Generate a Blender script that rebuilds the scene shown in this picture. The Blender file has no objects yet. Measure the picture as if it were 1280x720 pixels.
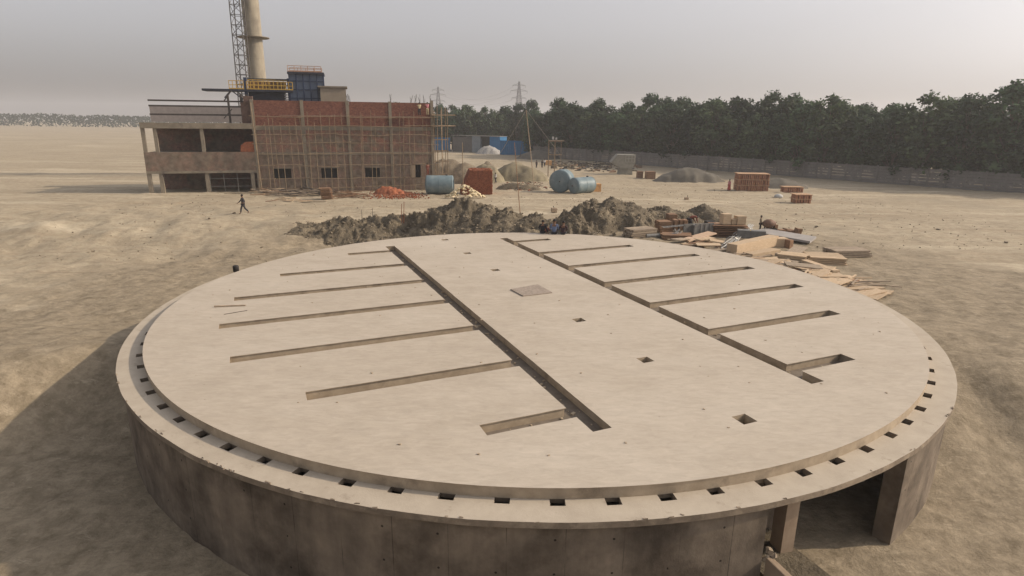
import bpy, bmesh, math, random
from math import sin, cos, tan, pi, radians, hypot, atan2, sqrt, floor
from mathutils import Vector, Matrix, noise
rnd = random.Random(7)
scene = bpy.context.scene
COL = scene.collection

# ------------------------------------------------------------------ camera model (solved from the photograph)
F, PITCH, ROLL, H = 753.0, .27108, -.0099, 7.5
CX, CY, RS = .1067 * H, 3.5032 * H, 15.1
AX = .4109                                    # direction of the grooves

def ray(X, Y):
    x = (X - 640) / F; y = (Y - 360) / F
    x, y = x * cos(ROLL) - y * sin(ROLL), x * sin(ROLL) + y * cos(ROLL)
    return x, cos(PITCH) - y * sin(PITCH), sin(PITCH) + y * cos(PITCH)
GZ = [(-1e9, -.9), (45, -1.0), (60, -1.3), (80, -1.9), (97, -2.4), (130, -2.5), (1e9, -2.5)]
def gz(y):
    for (a, b), (c, d) in zip(GZ, GZ[1:]):
        if y <= c: return b + (d - b) * (y - a) / (c - a)
def gpt(X, Y, z=None):
    x, w, d = ray(X, Y); zz = -1.5 if z is None else z
    for _ in range(40):
        D = (H - zz) / d
        if z is None: zz = .5 * zz + .5 * gz(w * D)
    return Vector((x * D, w * D, zz))
def ptd(X, Y, dist):
    x, w, d = ray(X, Y); k = dist / w
    return Vector((x * k, dist, H - d * k))

# ------------------------------------------------------------------ materials
def mk(name, c1, c2=None, scale=3., rough=.88, bump=.0, bscale=20., c3=None, s3=.6, t3=(.5, .62), detail=6, metal=0., bdist=.02, stretch=None, rnd_amt=0.):
    m = bpy.data.materials.new(name); m.use_nodes = True
    nt = m.node_tree; N = nt.nodes; L = nt.links
    b = N['Principled BSDF']; b.inputs['Roughness'].default_value = rough; b.inputs['Metallic'].default_value = metal
    b.inputs['Specular IOR Level'].default_value = .3
    tc = N.new('ShaderNodeTexCoord'); src = tc.outputs['Object']
    if stretch:
        mp = N.new('ShaderNodeMapping'); mp.inputs['Scale'].default_value = stretch
        L.new(src, mp.inputs[0]); src = mp.outputs[0]
    c2 = c2 or tuple(v * .75 for v in c1)
    n = N.new('ShaderNodeTexNoise'); n.inputs['Scale'].default_value = scale; n.inputs['Detail'].default_value = detail; n.inputs['Roughness'].default_value = .62
    L.new(src, n.inputs['Vector'])
    r = N.new('ShaderNodeValToRGB'); r.color_ramp.elements[0].position = .33; r.color_ramp.elements[1].position = .67
    r.color_ramp.elements[0].color = (*c2, 1); r.color_ramp.elements[1].color = (*c1, 1)
    L.new(n.outputs['Fac'], r.inputs[0]); out = r.outputs[0]
    if c3:
        n3 = N.new('ShaderNodeTexNoise'); n3.inputs['Scale'].default_value = s3; n3.inputs['Detail'].default_value = 8; n3.inputs['Roughness'].default_value = .65
        L.new(src, n3.inputs['Vector'])
        r3 = N.new('ShaderNodeValToRGB'); r3.color_ramp.elements[0].position = t3[0]; r3.color_ramp.elements[1].position = t3[1]
        L.new(n3.outputs['Fac'], r3.inputs[0])
        mx = N.new('ShaderNodeMix'); mx.data_type = 'RGBA'; L.new(r3.outputs[0], mx.inputs[0]); L.new(out, mx.inputs[6]); mx.inputs[7].default_value = (*c3, 1); out = mx.outputs[2]
    if rnd_amt:
        oi = N.new('ShaderNodeObjectInfo'); mr = N.new('ShaderNodeMapRange'); mr.inputs[3].default_value = 1 - rnd_amt; mr.inputs[4].default_value = 1 + rnd_amt
        L.new(oi.outputs['Random'], mr.inputs[0])
        hs = N.new('ShaderNodeHueSaturation'); L.new(mr.outputs[0], hs.inputs['Value']); L.new(out, hs.inputs['Color']); out = hs.outputs[0]
    L.new(out, b.inputs['Base Color'])
    if bump:
        nb = N.new('ShaderNodeTexNoise'); nb.inputs['Scale'].default_value = bscale; nb.inputs['Detail'].default_value = 8; nb.inputs['Roughness'].default_value = .65
        L.new(src, nb.inputs['Vector'])
        bp = N.new('ShaderNodeBump'); bp.inputs['Strength'].default_value = bump; bp.inputs['Distance'].default_value = bdist
        L.new(nb.outputs['Fac'], bp.inputs['Height']); L.new(bp.outputs[0], b.inputs['Normal'])
    m['_out'] = 0
    return m

M = {}
M['slab'] = mk('smooth_concrete', (.42, .365, .295), (.375, .323, .257), .9, .8, .25, 9, c3=(.445, .392, .322), s3=.16, t3=(.46, .7), bdist=.012, stretch=(1, 1.5, 1), detail=10)
def slab_fine(m, amt=.07):
    nt = m.node_tree; N = nt.nodes; L = nt.links; b = N['Principled BSDF']; old = b.inputs['Base Color'].links[0].from_socket; tc = N.new('ShaderNodeTexCoord')
    mp = N.new('ShaderNodeMapping'); mp.inputs['Scale'].default_value = (.55, 1.6, 1); mp.inputs['Rotation'].default_value = (0, 0, -.3); L.new(tc.outputs['Object'], mp.inputs[0])
    n = N.new('ShaderNodeTexNoise'); n.inputs['Scale'].default_value = 4.; n.inputs['Detail'].default_value = 12; n.inputs['Roughness'].default_value = .75; n.inputs['Distortion'].default_value = .6; L.new(mp.outputs[0], n.inputs['Vector'])
    r = N.new('ShaderNodeMapRange'); r.inputs[1].default_value = .3; r.inputs[2].default_value = .7; r.inputs[3].default_value = 1 - amt; r.inputs[4].default_value = 1 + amt; L.new(n.outputs['Fac'], r.inputs[0])
    n2 = N.new('ShaderNodeTexNoise'); n2.inputs['Scale'].default_value = 1.9; n2.inputs['Detail'].default_value = 3; L.new(tc.outputs['Object'], n2.inputs['Vector'])
    v = N.new('ShaderNodeTexVoronoi'); v.inputs['Scale'].default_value = 2.2; L.new(tc.outputs['Object'], v.inputs['Vector'])
    lt = N.new('ShaderNodeMath'); lt.operation = 'LESS_THAN'; L.new(v.outputs['Distance'], lt.inputs[0]); lt.inputs[1].default_value = .055
    g = N.new('ShaderNodeMath'); g.operation = 'GREATER_THAN'; L.new(n2.outputs['Fac'], g.inputs[0]); g.inputs[1].default_value = .56
    mu = N.new('ShaderNodeMath'); mu.operation = 'MULTIPLY'; L.new(lt.outputs[0], mu.inputs[0]); L.new(g.outputs[0], mu.inputs[1])
    s_ = N.new('ShaderNodeMath'); s_.operation = 'MULTIPLY_ADD'; L.new(mu.outputs[0], s_.inputs[0]); s_.inputs[1].default_value = -.28; L.new(r.outputs[0], s_.inputs[2])
    hs = N.new('ShaderNodeHueSaturation'); L.new(s_.outputs[0], hs.inputs['Value']); L.new(old, hs.inputs['Color']); L.new(hs.outputs[0], b.inputs['Base Color'])
slab_fine(M['slab'], .13)
M['lip'] = mk('shaded_lip_concrete', (.24, .19, .14), (.15, .12, .088), 2.5, .9, .4, 14, c3=(.30, .245, .18), s3=1.3)  # darker than the slab sides: the lip's shade is put into its colour
M['slotfloor'] = mk('shaded_slot_floor', (.20, .165, .13), (.13, .108, .085), 2.2, .95)  # dark tone paints the shade at the slot bottoms into the colour
M['ledge'] = mk('ledge_concrete', (.43, .375, .30), (.36, .31, .245), 1.5, .85, .3, 18, c3=(.29, .245, .19), s3=2.2, t3=(.6, .72), bdist=.02)
M['earth'] = mk('earth', (.22, .18, .125), (.12, .098, .07), 1.3, .95, .9, 5, c3=(.34, .28, .20), s3=.5, t3=(.5, .65), bdist=.12)
M['earth_dark'] = mk('dark_earth', (.17, .14, .096), (.085, .069, .048), 1.9, .95, 1., 9, c3=(.25, .205, .14), s3=.8, t3=(.52, .68), bdist=.15)
M['sand'] = mk('grey_sand', (.135, .122, .10), (.095, .087, .07), .8, .95, .4, 6, bdist=.06)
M['ochre_sand'] = mk('ochre_sand', (.25, .215, .14), (.16, .135, .09), .8, .95, .6, 5, bdist=.1)
M['gravel'] = mk('pale_gravel', (.5, .48, .45), (.12, .12, .12), 5, .9, .8, 6, bdist=.1)
M['redbrick'] = mk('red_brick', (.33, .115, .052), (.17, .055, .03), 3.5, .9, .6, 8, rnd_amt=.2)
M['paleyellow'] = mk('sack', (.78, .60, .20), (.66, .52, .24), 2, .85, .4, 6, rnd_amt=.3)
M['bluepaint'] = mk('blue_grey_paint', (.16, .215, .235), (.12, .17, .19), 1.6, .5, .1, 8, c3=(.20, .24, .245), s3=.8)
M['blue_sheet'] = mk('blue_sheet', (.012, .14, .32), (.01, .11, .25), 1, .55)
M['navy'] = mk('navy_steel', (.03, .048, .10), (.02, .032, .065), 1.2, .6)
M['navy_dark'] = mk('dark_steel', (.03, .036, .055), (.02, .022, .03), 1.2, .7)
M['darksteel'] = mk('weathered_steel', (.07, .06, .055), (.04, .034, .03), 2, .7)
M['yellow'] = mk('yellow_paint', (.5, .31, .045), (.38, .24, .05), 2, .6)
M['pinkrail'] = mk('primer_rail', (.42, .25, .17), (.3, .18, .12), 2, .7)
M['beige'] = mk('beige_render', (.27, .225, .17), (.22, .18, .135), .7, .9, .2, 8)
M['beam'] = mk('cast_concrete', (.25, .215, .165), (.17, .145, .11), 1.0, .92, .4, 8, c3=(.12, .10, .08), s3=.5, t3=(.56, .7))
M['chimney'] = mk('chimney_concrete', (.33, .29, .22), (.24, .21, .16), .9, .9, .4, 5, c3=(.19, .165, .13), s3=.5, t3=(.5, .66), stretch=(1, 1, .45))
M['bamboo'] = mk('bamboo', (.28, .21, .135), (.17, .125, .08), 2, .8)
M['lattice'] = mk('lattice_steel', (.10, .09, .08), (.07, .06, .055), 2, .7)
M['pylonm'] = mk('galvanised', (.2, .2, .21), (.16, .16, .17), 2, .7)
M['timber'] = mk('pale_timber', (.50, .385, .26), (.39, .285, .18), 3, .8, .2, 12, stretch=(1, 6, 6), rnd_amt=.12)
M['oldtimber'] = mk('brown_timber', (.28, .17, .10), (.15, .085, .05), 3, .85, .3, 12, stretch=(1, 6, 6), rnd_amt=.2)
M['greytimber'] = mk('grey_timber', (.36, .29, .21), (.22, .17, .125), 3, .85, .3, 12, stretch=(1, 6, 6), rnd_amt=.2)
M['greysteel'] = mk('grey_steel', (.22, .215, .2), (.13, .125, .115), 3, .55, metal=.2)
M['silver'] = mk('silver_pipe', (.42, .41, .38), (.28, .27, .25), 4, .45, metal=.4)
M['yellowplastic'] = mk('yellow_plastic', (.75, .48, .04), (.6, .38, .04), 4, .5)
M['orangebox'] = mk('orange_board', (.6, .34, .14), (.45, .24, .10), 3, .8)
M['darkthing'] = mk('dark_rubber', (.03, .026, .024), (.018, .016, .015), 3, .7)
M['palepost'] = mk('plastered_post', (.36, .28, .2), (.27, .2, .14), 2, .9, .4, 10)
M['bluegrey'] = mk('screed', (.33, .31, .29), (.26, .24, .225), 1.2, .85)
M['hopper'] = mk('dusty_hopper', (.27, .26, .22), (.2, .19, .16), 1.5, .7)
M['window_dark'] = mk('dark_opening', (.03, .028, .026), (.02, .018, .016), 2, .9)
M['skin'] = mk('skin', (.16, .085, .05), (.14, .075, .045), 5, .6)
M['hair'] = mk('hair', (.012, .01, .01), (.01, .008, .008), 9, .6)
for nm, c in dict(black=(.02, .02, .025), blueshirt=(.13, .17, .27), maroon=(.045, .025, .03), red=(.35, .06, .05), pink=(.55, .22, .24), white=(.5, .5, .48), dark=(.03, .03, .035), yellowsh=(.5, .42, .26), brownred=(.16, .045, .03), childred=(.22, .07, .06), khaki=(.2, .16, .11)).items():
    M['c_' + nm] = mk('cloth_' + nm, c, tuple(v * .8 for v in c), 6, .9)

def leaf_mat(name, c):
    m = bpy.data.materials.new(name); m.use_nodes = True; N = m.node_tree.nodes; L = m.node_tree.links
    b = N['Principled BSDF']; b.inputs['Roughness'].default_value = .7; b.inputs['Specular IOR Level'].default_value = .2
    g = N.new('ShaderNodeTexCoord'); n = N.new('ShaderNodeTexNoise'); n.inputs['Scale'].default_value = .9; n.inputs['Detail'].default_value = 5
    L.new(g.outputs['Object'], n.inputs['Vector'])
    r = N.new('ShaderNodeValToRGB'); r.color_ramp.elements[0].position = .35; r.color_ramp.elements[1].position = .65
    r.color_ramp.elements[0].color = (c[0] * .5, c[1] * .52, c[2] * .6, 1); r.color_ramp.elements[1].color = (*[v * 1.5 for v in c], 1)  # leaf tone varies at random; its light specks also imitate highlights
    L.new(n.outputs['Fac'], r.inputs[0])
    oi = N.new('ShaderNodeObjectInfo'); mr = N.new('ShaderNodeMapRange'); mr.inputs[3].default_value = .55; mr.inputs[4].default_value = 1.45
    L.new(oi.outputs['Random'], mr.inputs[0]); hs = N.new('ShaderNodeHueSaturation'); L.new(mr.outputs[0], hs.inputs['Value']); L.new(r.outputs[0], hs.inputs['Color'])
    L.new(hs.outputs[0], b.inputs['Base Color'])
    t = N.new('ShaderNodeBsdfTranslucent'); L.new(hs.outputs[0], t.inputs[0])
    mx = N.new('ShaderNodeMixShader'); mx.inputs[0].default_value = .25
    L.new(b.outputs[0], mx.inputs[1]); L.new(t.outputs[0], mx.inputs[2]); L.new(mx.outputs[0], N['Material Output'].inputs[0])
    return m
M['leaf'] = leaf_mat('leaves', (.046, .078, .036))
M['leaf2'] = leaf_mat('leaves_olive', (.060, .088, .040))
M['bark'] = mk('bark', (.16, .13, .10), (.09, .07, .055), 3, .95)

def brick_mat(name, a, b, mortar, plaster=None, pt=(.45, .6), bs=1.0, squash=1):
    m = bpy.data.materials.new(name); m.use_nodes = True; N = m.node_tree.nodes; L = m.node_tree.links
    bs_ = N['Principled BSDF']; bs_.inputs['Roughness'].default_value = .92; bs_.inputs['Specular IOR Level'].default_value = .2
    tc = N.new('ShaderNodeTexCoord'); sp = N.new('ShaderNodeSeparateXYZ'); L.new(tc.outputs['Object'], sp.inputs[0])
    ad = N.new('ShaderNodeMath'); L.new(sp.outputs[0], ad.inputs[0]); L.new(sp.outputs[1], ad.inputs[1])
    cb = N.new('ShaderNodeCombineXYZ'); L.new(ad.outputs[0], cb.inputs[0]); L.new(sp.outputs[2], cb.inputs[1])
    br = N.new('ShaderNodeTexBrick'); L.new(cb.outputs[0], br.inputs['Vector'])
    br.inputs['Color1'].default_value = (*a, 1); br.inputs['Color2'].default_value = (*b, 1); br.inputs['Mortar'].default_value = (*mortar, 1)
    br.inputs['Scale'].default_value = bs; br.inputs['Brick Width'].default_value = .24; br.inputs['Row Height'].default_value = .085; br.inputs['Mortar Size'].default_value = .009
    out = br.outputs[0]
    n = N.new('ShaderNodeTexNoise'); n.inputs['Scale'].default_value = 3.; n.inputs['Detail'].default_value = 7; n.inputs['Roughness'].default_value = .7; L.new(tc.outputs['Object'], n.inputs['Vector'])
    mr = N.new('ShaderNodeMapRange'); mr.inputs[1].default_value = .25; mr.inputs[2].default_value = .75; mr.inputs[3].default_value = .55; mr.inputs[4].default_value = 1.45; L.new(n.outputs['Fac'], mr.inputs[0])
    hs = N.new('ShaderNodeHueSaturation'); L.new(mr.outputs[0], hs.inputs['Value']); L.new(out, hs.inputs['Color']); out = hs.outputs[0]
    if plaster:
        n2 = N.new('ShaderNodeTexNoise'); n2.inputs['Scale'].default_value = .55; n2.inputs['Detail'].default_value = 9; n2.inputs['Roughness'].default_value = .68; L.new(tc.outputs['Object'], n2.inputs['Vector'])
        r3 = N.new('ShaderNodeValToRGB'); r3.color_ramp.elements[0].position = pt[0]; r3.color_ramp.elements[1].position = pt[1]; L.new(n2.outputs['Fac'], r3.inputs[0])
        n4 = N.new('ShaderNodeTexNoise'); n4.inputs['Scale'].default_value = 1.6; n4.inputs['Detail'].default_value = 8; L.new(tc.outputs['Object'], n4.inputs['Vector'])
        r4 = N.new('ShaderNodeValToRGB'); r4.color_ramp.elements[0].position = .35; r4.color_ramp.elements[1].position = .65
        r4.color_ramp.elements[0].color = (*[v * .6 for v in plaster], 1); r4.color_ramp.elements[1].color = (*plaster, 1); L.new(n4.outputs['Fac'], r4.inputs[0])
        mx = N.new('ShaderNodeMix'); mx.data_type = 'RGBA'; L.new(r3.outputs[0], mx.inputs[0]); L.new(out, mx.inputs[6]); L.new(r4.outputs[0], mx.inputs[7]); out = mx.outputs[2]
    L.new(out, bs_.inputs['Base Color'])
    bp = N.new('ShaderNodeBump'); bp.inputs['Strength'].default_value = .5; bp.inputs['Distance'].default_value = .02; L.new(br.outputs['Fac'], bp.inputs['Height']); bp.invert = True; L.new(bp.outputs[0], bs_.inputs['Normal'])
    return m
M['brick_new'] = brick_mat('new_brick', (.20, .075, .05), (.12, .043, .032), (.18, .13, .10))
M['brick_mid'] = brick_mat('stained_brick', (.25, .115, .08), (.18, .08, .06), (.27, .21, .17), (.21, .17, .13), (.42, .56))
M['brick_mixed'] = brick_mat('smeared_brick', (.25, .125, .09), (.19, .09, .07), (.27, .22, .175), (.215, .175, .135), (.40, .60))
M['brick_low'] = brick_mat('mortar_washed_brick', (.25, .145, .105), (.19, .11, .085), (.27, .22, .175), (.215, .172, .132), (.32, .56))
M['brick_stack'] = brick_mat('stacked_brick', (.38, .12, .065), (.25, .07, .04), (.10, .03, .02))

def wall_conc():
    m = mk('shuttered_concrete', (.215, .172, .128), (.125, .10, .075), 1.1, .9, .35, 14, c3=(.066, .05, .036), s3=.5, t3=(.44, .64), bdist=.02)
    nt = m.node_tree; N = nt.nodes; L = nt.links; b = N['Principled BSDF']
    old = b.inputs['Base Color'].links[0].from_socket
    at = N.new('ShaderNodeAttribute'); at.attribute_name = 'UVMap'; uv = N.new('ShaderNodeUVMap')
    # vertical drips
    mp = N.new('ShaderNodeMapping'); mp.inputs['Scale'].default_value = (1.3, .22, 1); L.new(uv.outputs[0], mp.inputs[0])
    n = N.new('ShaderNodeTexNoise'); n.inputs['Scale'].default_value = 1.; n.inputs['Detail'].default_value = 7; n.inputs['Roughness'].default_value = .7; L.new(mp.outputs[0], n.inputs['Vector'])
    r = N.new('ShaderNodeMapRange'); r.inputs[1].default_value = .3; r.inputs[2].default_value = .7; r.inputs[3].default_value = .72; r.inputs[4].default_value = 1.25; L.new(n.outputs['Fac'], r.inputs[0])
    # panel joints and tie holes
    sp = N.new('ShaderNodeSeparateXYZ'); L.new(uv.outputs[0], sp.inputs[0])
    def math(op, a, v=None, c=None):
        k = N.new('ShaderNodeMath'); k.operation = op
        for i, q in enumerate((a, v, c)):
            if q is None: continue
            if isinstance(q, (int, float)): k.inputs[i].default_value = q
            else: L.new(q, k.inputs[i])
        return k.outputs[0]
    j = math('PINGPONG', sp.outputs[0], .61); joint = math('LESS_THAN', j, .010)
    hx = math('PINGPONG', math('ADD', sp.outputs[0], .22), .61); hy = math('PINGPONG', math('ADD', sp.outputs[1], .2), .42)
    d = math('SQRT', math('ADD', math('MULTIPLY', hx, hx), math('MULTIPLY', hy, hy))); hole = math('LESS_THAN', d, .028)
    nh = N.new('ShaderNodeTexNoise'); nh.inputs['Scale'].default_value = .9; nh.inputs['Detail'].default_value = 2; L.new(uv.outputs[0], nh.inputs['Vector'])
    keep = math('GREATER_THAN', nh.outputs['Fac'], .5); fade = N.new('ShaderNodeMapRange'); fade.inputs[1].default_value = .4; fade.inputs[2].default_value = .62; L.new(nh.outputs['Fac'], fade.inputs[0])
    dark = math('MAXIMUM', math('MULTIPLY', math('MULTIPLY', joint, .5), fade.outputs[0]), math('MULTIPLY', math('MULTIPLY', hole, .8), keep))
    val = math('MULTIPLY', r.outputs[0], math('SUBTRACT', 1., dark))
    hs = N.new('ShaderNodeHueSaturation'); L.new(val, hs.inputs['Value']); L.new(old, hs.inputs['Color']); L.new(hs.outputs[0], b.inputs['Base Color'])
    return m
M['tankwall'] = wall_conc()

def edge_mat():
    m = mk('slab_side_concrete', (.40, .325, .235), (.30, .24, .17), 2.5, .9, .35, 14, c3=(.20, .16, .115), s3=1.1, t3=(.55, .7))
    return m
M['side'] = edge_mat()

def ground_mat():
    m = bpy.data.materials.new('site_ground'); m.use_nodes = True; N = m.node_tree.nodes; L = m.node_tree.links
    b = N['Principled BSDF']; b.inputs['Roughness'].default_value = .95; b.inputs['Specular IOR Level'].default_value = .15
    tc = N.new('ShaderNodeTexCoord')
    def nz(scale, st=(1, 1, 1), det=8, ro=.62, rot=0, dist=0):
        mp = N.new('ShaderNodeMapping'); mp.inputs['Scale'].default_value = st; mp.inputs['Rotation'].default_value = (0, 0, rot); L.new(tc.outputs['Object'], mp.inputs[0])
        n = N.new('ShaderNodeTexNoise'); n.inputs['Scale'].default_value = scale; n.inputs['Detail'].default_value = det; n.inputs['Roughness'].default_value = ro; n.inputs['Distortion'].default_value = dist
        L.new(mp.outputs[0], n.inputs['Vector']); return n.outputs['Fac']
    def ramp(f, a, c):
        r = N.new('ShaderNodeValToRGB'); r.color_ramp.elements[0].position = a; r.color_ramp.elements[1].position = c; L.new(f, r.inputs[0]); return r.outputs[0]
    def mix(f, a, c):
        x = N.new('ShaderNodeMix'); x.data_type = 'RGBA'; L.new(f, x.inputs[0])
        for i, q in ((6, a), (7, c)):
            if isinstance(q, tuple): x.inputs[i].default_value = (*q, 1)
            else: L.new(q, x.inputs[i])
        return x.outputs[2]
    c = mix(ramp(nz(.09), .35, .65), (.34, .288, .205), (.41, .35, .252))
    c = mix(ramp(nz(1.5, det=12, ro=.78), .42, .68), c, (.27, .215, .15))
    # vehicle tracks: long soft streaks running across the yard
    c = mix(ramp(nz(.32, (.10, 1.3, 1), 8, .6, radians(14), .4), .56, .70), c, (.30, .24, .165))
    c = mix(ramp(nz(.5, (.07, 1.6, 1), 8, .6, radians(-8), .6), .60, .70), c, (.27, .215, .15))
    c = mix(ramp(nz(.22, (.15, 1.0, 1), 6, .6, radians(5), .3), .54, .68), c, (.46, .395, .29))
    c = mix(ramp(nz(.06, det=5), .56, .68), c, (.30, .255, .185))
    def mth(op, *a):
        k = N.new('ShaderNodeMath'); k.operation = op
        for i, q in enumerate(a):
            if isinstance(q, (int, float)): k.inputs[i].default_value = q
            else: L.new(q, k.inputs[i])
        return k.outputs[0]
    sp = N.new('ShaderNodeSeparateXYZ'); L.new(tc.outputs['Object'], sp.inputs[0]); ruts = None
    for (sl_, amp, ns, per, msc, lo) in ((.10, 14, .018, 2.0, .05, .50), (-.22, 20, .013, 1.7, .06, .53), (1.4, 24, .012, 2.2, .05, .56), (.03, 9, .03, .9, .08, .54)):
        nn_ = nz(ns, det=3); yy = mth('ADD', mth('ADD', sp.outputs[1], mth('MULTIPLY', sp.outputs[0], sl_)), mth('MULTIPLY', nn_, amp))
        l_ = mth('PINGPONG', yy, per); edge = N.new('ShaderNodeMapRange'); edge.inputs[1].default_value = .34; edge.inputs[2].default_value = .12; L.new(l_, edge.inputs[0])
        k_ = mth('MULTIPLY', edge.outputs[0], ramp(nz(msc, det=6, ro=.7), lo, lo + .12)); k_ = mth('MULTIPLY', k_, ramp(nz(2.2, det=6, ro=.7), .32, .6))
        ruts = k_ if ruts is None else mth('MAXIMUM', ruts, k_)
    c = mix(mth('MULTIPLY', ruts, .6), c, (.22, .18, .125))
    vd = N.new('ShaderNodeVectorMath'); vd.operation = 'DISTANCE'; L.new(tc.outputs['Object'], vd.inputs[0]); vd.inputs[1].default_value = (CX, CY, -1)
    nn = nz(.25, det=8, ro=.7); am = N.new('ShaderNodeMath'); am.operation = 'MULTIPLY_ADD'; L.new(nn, am.inputs[0]); am.inputs[1].default_value = 16; L.new(vd.outputs['Value'], am.inputs[2])
    mr = N.new('ShaderNodeMapRange'); mr.inputs[1].default_value = 41; mr.inputs[2].default_value = 36; L.new(am.outputs[0], mr.inputs[0])
    dug = mix(ramp(nz(1.6, det=10, ro=.75), .35, .62), (.165, .133, .09), (.32, .265, .188))
    c = mix(mr.outputs[0], c, dug)
    c = mix(mth('MULTIPLY', ramp(nz(1.3, (.6, 1.3, 1), det=12, ro=.82), .50, .62), .6), c, (.215, .178, .125))
    c = mix(mth('MULTIPLY', ramp(nz(1.9, (.5, 1.5, 1), det=12, ro=.8, rot=.4), .56, .66), .5), c, (.50, .43, .32))
    L.new(c, b.inputs['Base Color'])
    bp = N.new('ShaderNodeBump'); bp.inputs['Strength'].default_value = .9; bp.inputs['Distance'].default_value = .12
    L.new(nz(1.4, det=10, ro=.7), bp.inputs['Height'])
    bp2 = N.new('ShaderNodeBump'); bp2.inputs['Strength'].default_value = .7; bp2.inputs['Distance'].default_value = .15
    L.new(nz(.6, (.1, 1.5, 1), 8, .6, radians(14), .4), bp2.inputs['Height']); L.new(bp.outputs[0], bp2.inputs['Normal']); L.new(bp2.outputs[0], b.inputs['Normal'])
    return m
M['ground'] = ground_mat()
def panelwall_mat():
    m = mk('precast_panel', (.19, .18, .168), (.135, .128, .12), .9, .92, .3, 6, c3=(.16, .15, .14), s3=.25)
    return m
M['panel'] = panelwall_mat()

# ------------------------------------------------------------------ object helpers
def link(o, parent=None):
    COL.objects.link(o)
    if parent is not None: o.parent = parent
    return o
def tag(o, label=None, cat=None, group=None, kind=None):
    if label: o['label'] = label
    if cat: o['category'] = cat
    if group: o['group'] = group
    if kind: o['kind'] = kind
    return o
def empty(name, loc=(0, 0, 0), rz=0.):
    o = bpy.data.objects.new(name, None); o.empty_display_size = .3; link(o); o.location = loc; o.rotation_euler = (0, 0, rz); return o

class MB:
    def __init__(s): s.v = []; s.f = []; s.mi = []
    def add(s, vs, fs, mi=0):
        k = len(s.v); s.v += [tuple(v) for v in vs]; s.f += [tuple(i + k for i in f) for f in fs]; s.mi += [mi] * len(fs); return s
    def box(s, c, d, rz=0., rx=0., ry=0., mi=0, jit=0.):
        R = Matrix.Rotation(rz, 3, 'Z') @ Matrix.Rotation(ry, 3, 'Y') @ Matrix.Rotation(rx, 3, 'X'); c = Vector(c)
        vs = [c + R @ Vector((sx * d[0] / 2 + rnd.uniform(-jit, jit), sy * d[1] / 2 + rnd.uniform(-jit, jit), sz * d[2] / 2 + rnd.uniform(-jit, jit))) for sz in (-1, 1) for sx, sy in ((-1, -1), (1, -1), (1, 1), (-1, 1))]
        return s.add(vs, [(3, 2, 1, 0), (4, 5, 6, 7), (0, 1, 5, 4), (1, 2, 6, 5), (2, 3, 7, 6), (3, 0, 4, 7)], mi)
    def b(s, x0, x1, y0, y1, z0, z1, mi=0): return s.box(((x0 + x1) / 2, (y0 + y1) / 2, (z0 + z1) / 2), (x1 - x0, y1 - y0, z1 - z0), mi=mi)
    def tube(s, a, c, r, r2=None, n=6, mi=0, cap=True):
        a = Vector(a); c = Vector(c); r2 = r if r2 is None else r2; d = (c - a)
        if d.length < 1e-6: return s
        q = d.to_track_quat('Z', 'Y').to_matrix()
        vs = [a + q @ Vector((r * cos(2 * pi * i / n), r * sin(2 * pi * i / n), 0)) for i in range(n)] + [c + q @ Vector((r2 * cos(2 * pi * i / n), r2 * sin(2 * pi * i / n), 0)) for i in range(n)]
        fs = [(i, (i + 1) % n, n + (i + 1) % n, n + i) for i in range(n)]
        if cap: fs += [tuple(range(n - 1, -1, -1)), tuple(range(n, 2 * n))]
        return s.add(vs, fs, mi)
    def lathe(s, prof, n=32, axis='Z', mi=0, org=(0, 0, 0)):
        vs = []; org = Vector(org)
        for r, z in prof:
            for i in range(n):
                a = 2 * pi * i / n; p = (r * cos(a), r * sin(a), z)
                if axis == 'X': p = (z, r * cos(a), r * sin(a))
                vs.append(org + Vector(p))
        fs = []
        for j in range(len(prof) - 1):
            for i in range(n):
                fs.append((j * n + i, j * n + (i + 1) % n, (j + 1) * n + (i + 1) % n, (j + 1) * n + i))
        fs += [tuple(range(n - 1, -1, -1)), tuple(range((len(prof) - 1) * n, len(prof) * n))]
        return s.add(vs, fs, mi)
    def prism(s, poly, y0, y1, mi=0):       # polygon in x,z extruded along y
        n = len(poly); vs = [(x, y0, z) for x, z in poly] + [(x, y1, z) for x, z in poly]
        fs = [tuple(range(n)), tuple(range(2 * n - 1, n - 1, -1))] + [(i, n + i, n + (i + 1) % n, (i + 1) % n) for i in range(n)]
        return s.add(vs, fs, mi)
    def mesh(s, name, mat, smooth=False):
        me = bpy.data.meshes.new(name); me.from_pydata(s.v, [], s.f)
        for m in (mat if isinstance(mat, (list, tuple)) else [mat]): me.materials.append(m)
        for p, i in zip(me.polygons, s.mi): p.material_index = i; p.use_smooth = smooth
        bm = bmesh.new(); bm.from_mesh(me); bmesh.ops.recalc_face_normals(bm, faces=bm.faces); bm.to_mesh(me); bm.free()
        me.update(); return me
    def build(s, name, mat, parent=None, smooth=False, loc=None, rz=0., bevel=0.):
        o = link(bpy.data.objects.new(name, s.mesh(name, mat, smooth)), parent)
        if loc is not None: o.location = loc
        if rz: o.rotation_euler = (0, 0, rz)
        if bevel:
            bv = o.modifiers.new('bevel', 'BEVEL'); bv.width = bevel; bv.segments = 2; bv.limit_method = 'ANGLE'
        return o
def autosmooth(o, ang=40):
    me = o.data
    for p in me.polygons: p.use_smooth = True
    try: me.set_sharp_from_angle(angle=radians(ang))
    except Exception: pass
def copy_tree(o, parent=None):
    c = o.copy(); COL.objects.link(c); c.parent = parent
    for ch in list(o.children): copy_tree(ch, c)
    return c
def bake(o):
    dg = bpy.context.evaluated_depsgraph_get(); dg.update()
    me = bpy.data.meshes.new_from_object(o.evaluated_get(dg)); old = o.data; o.modifiers.clear(); o.data = me; return o

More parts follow.
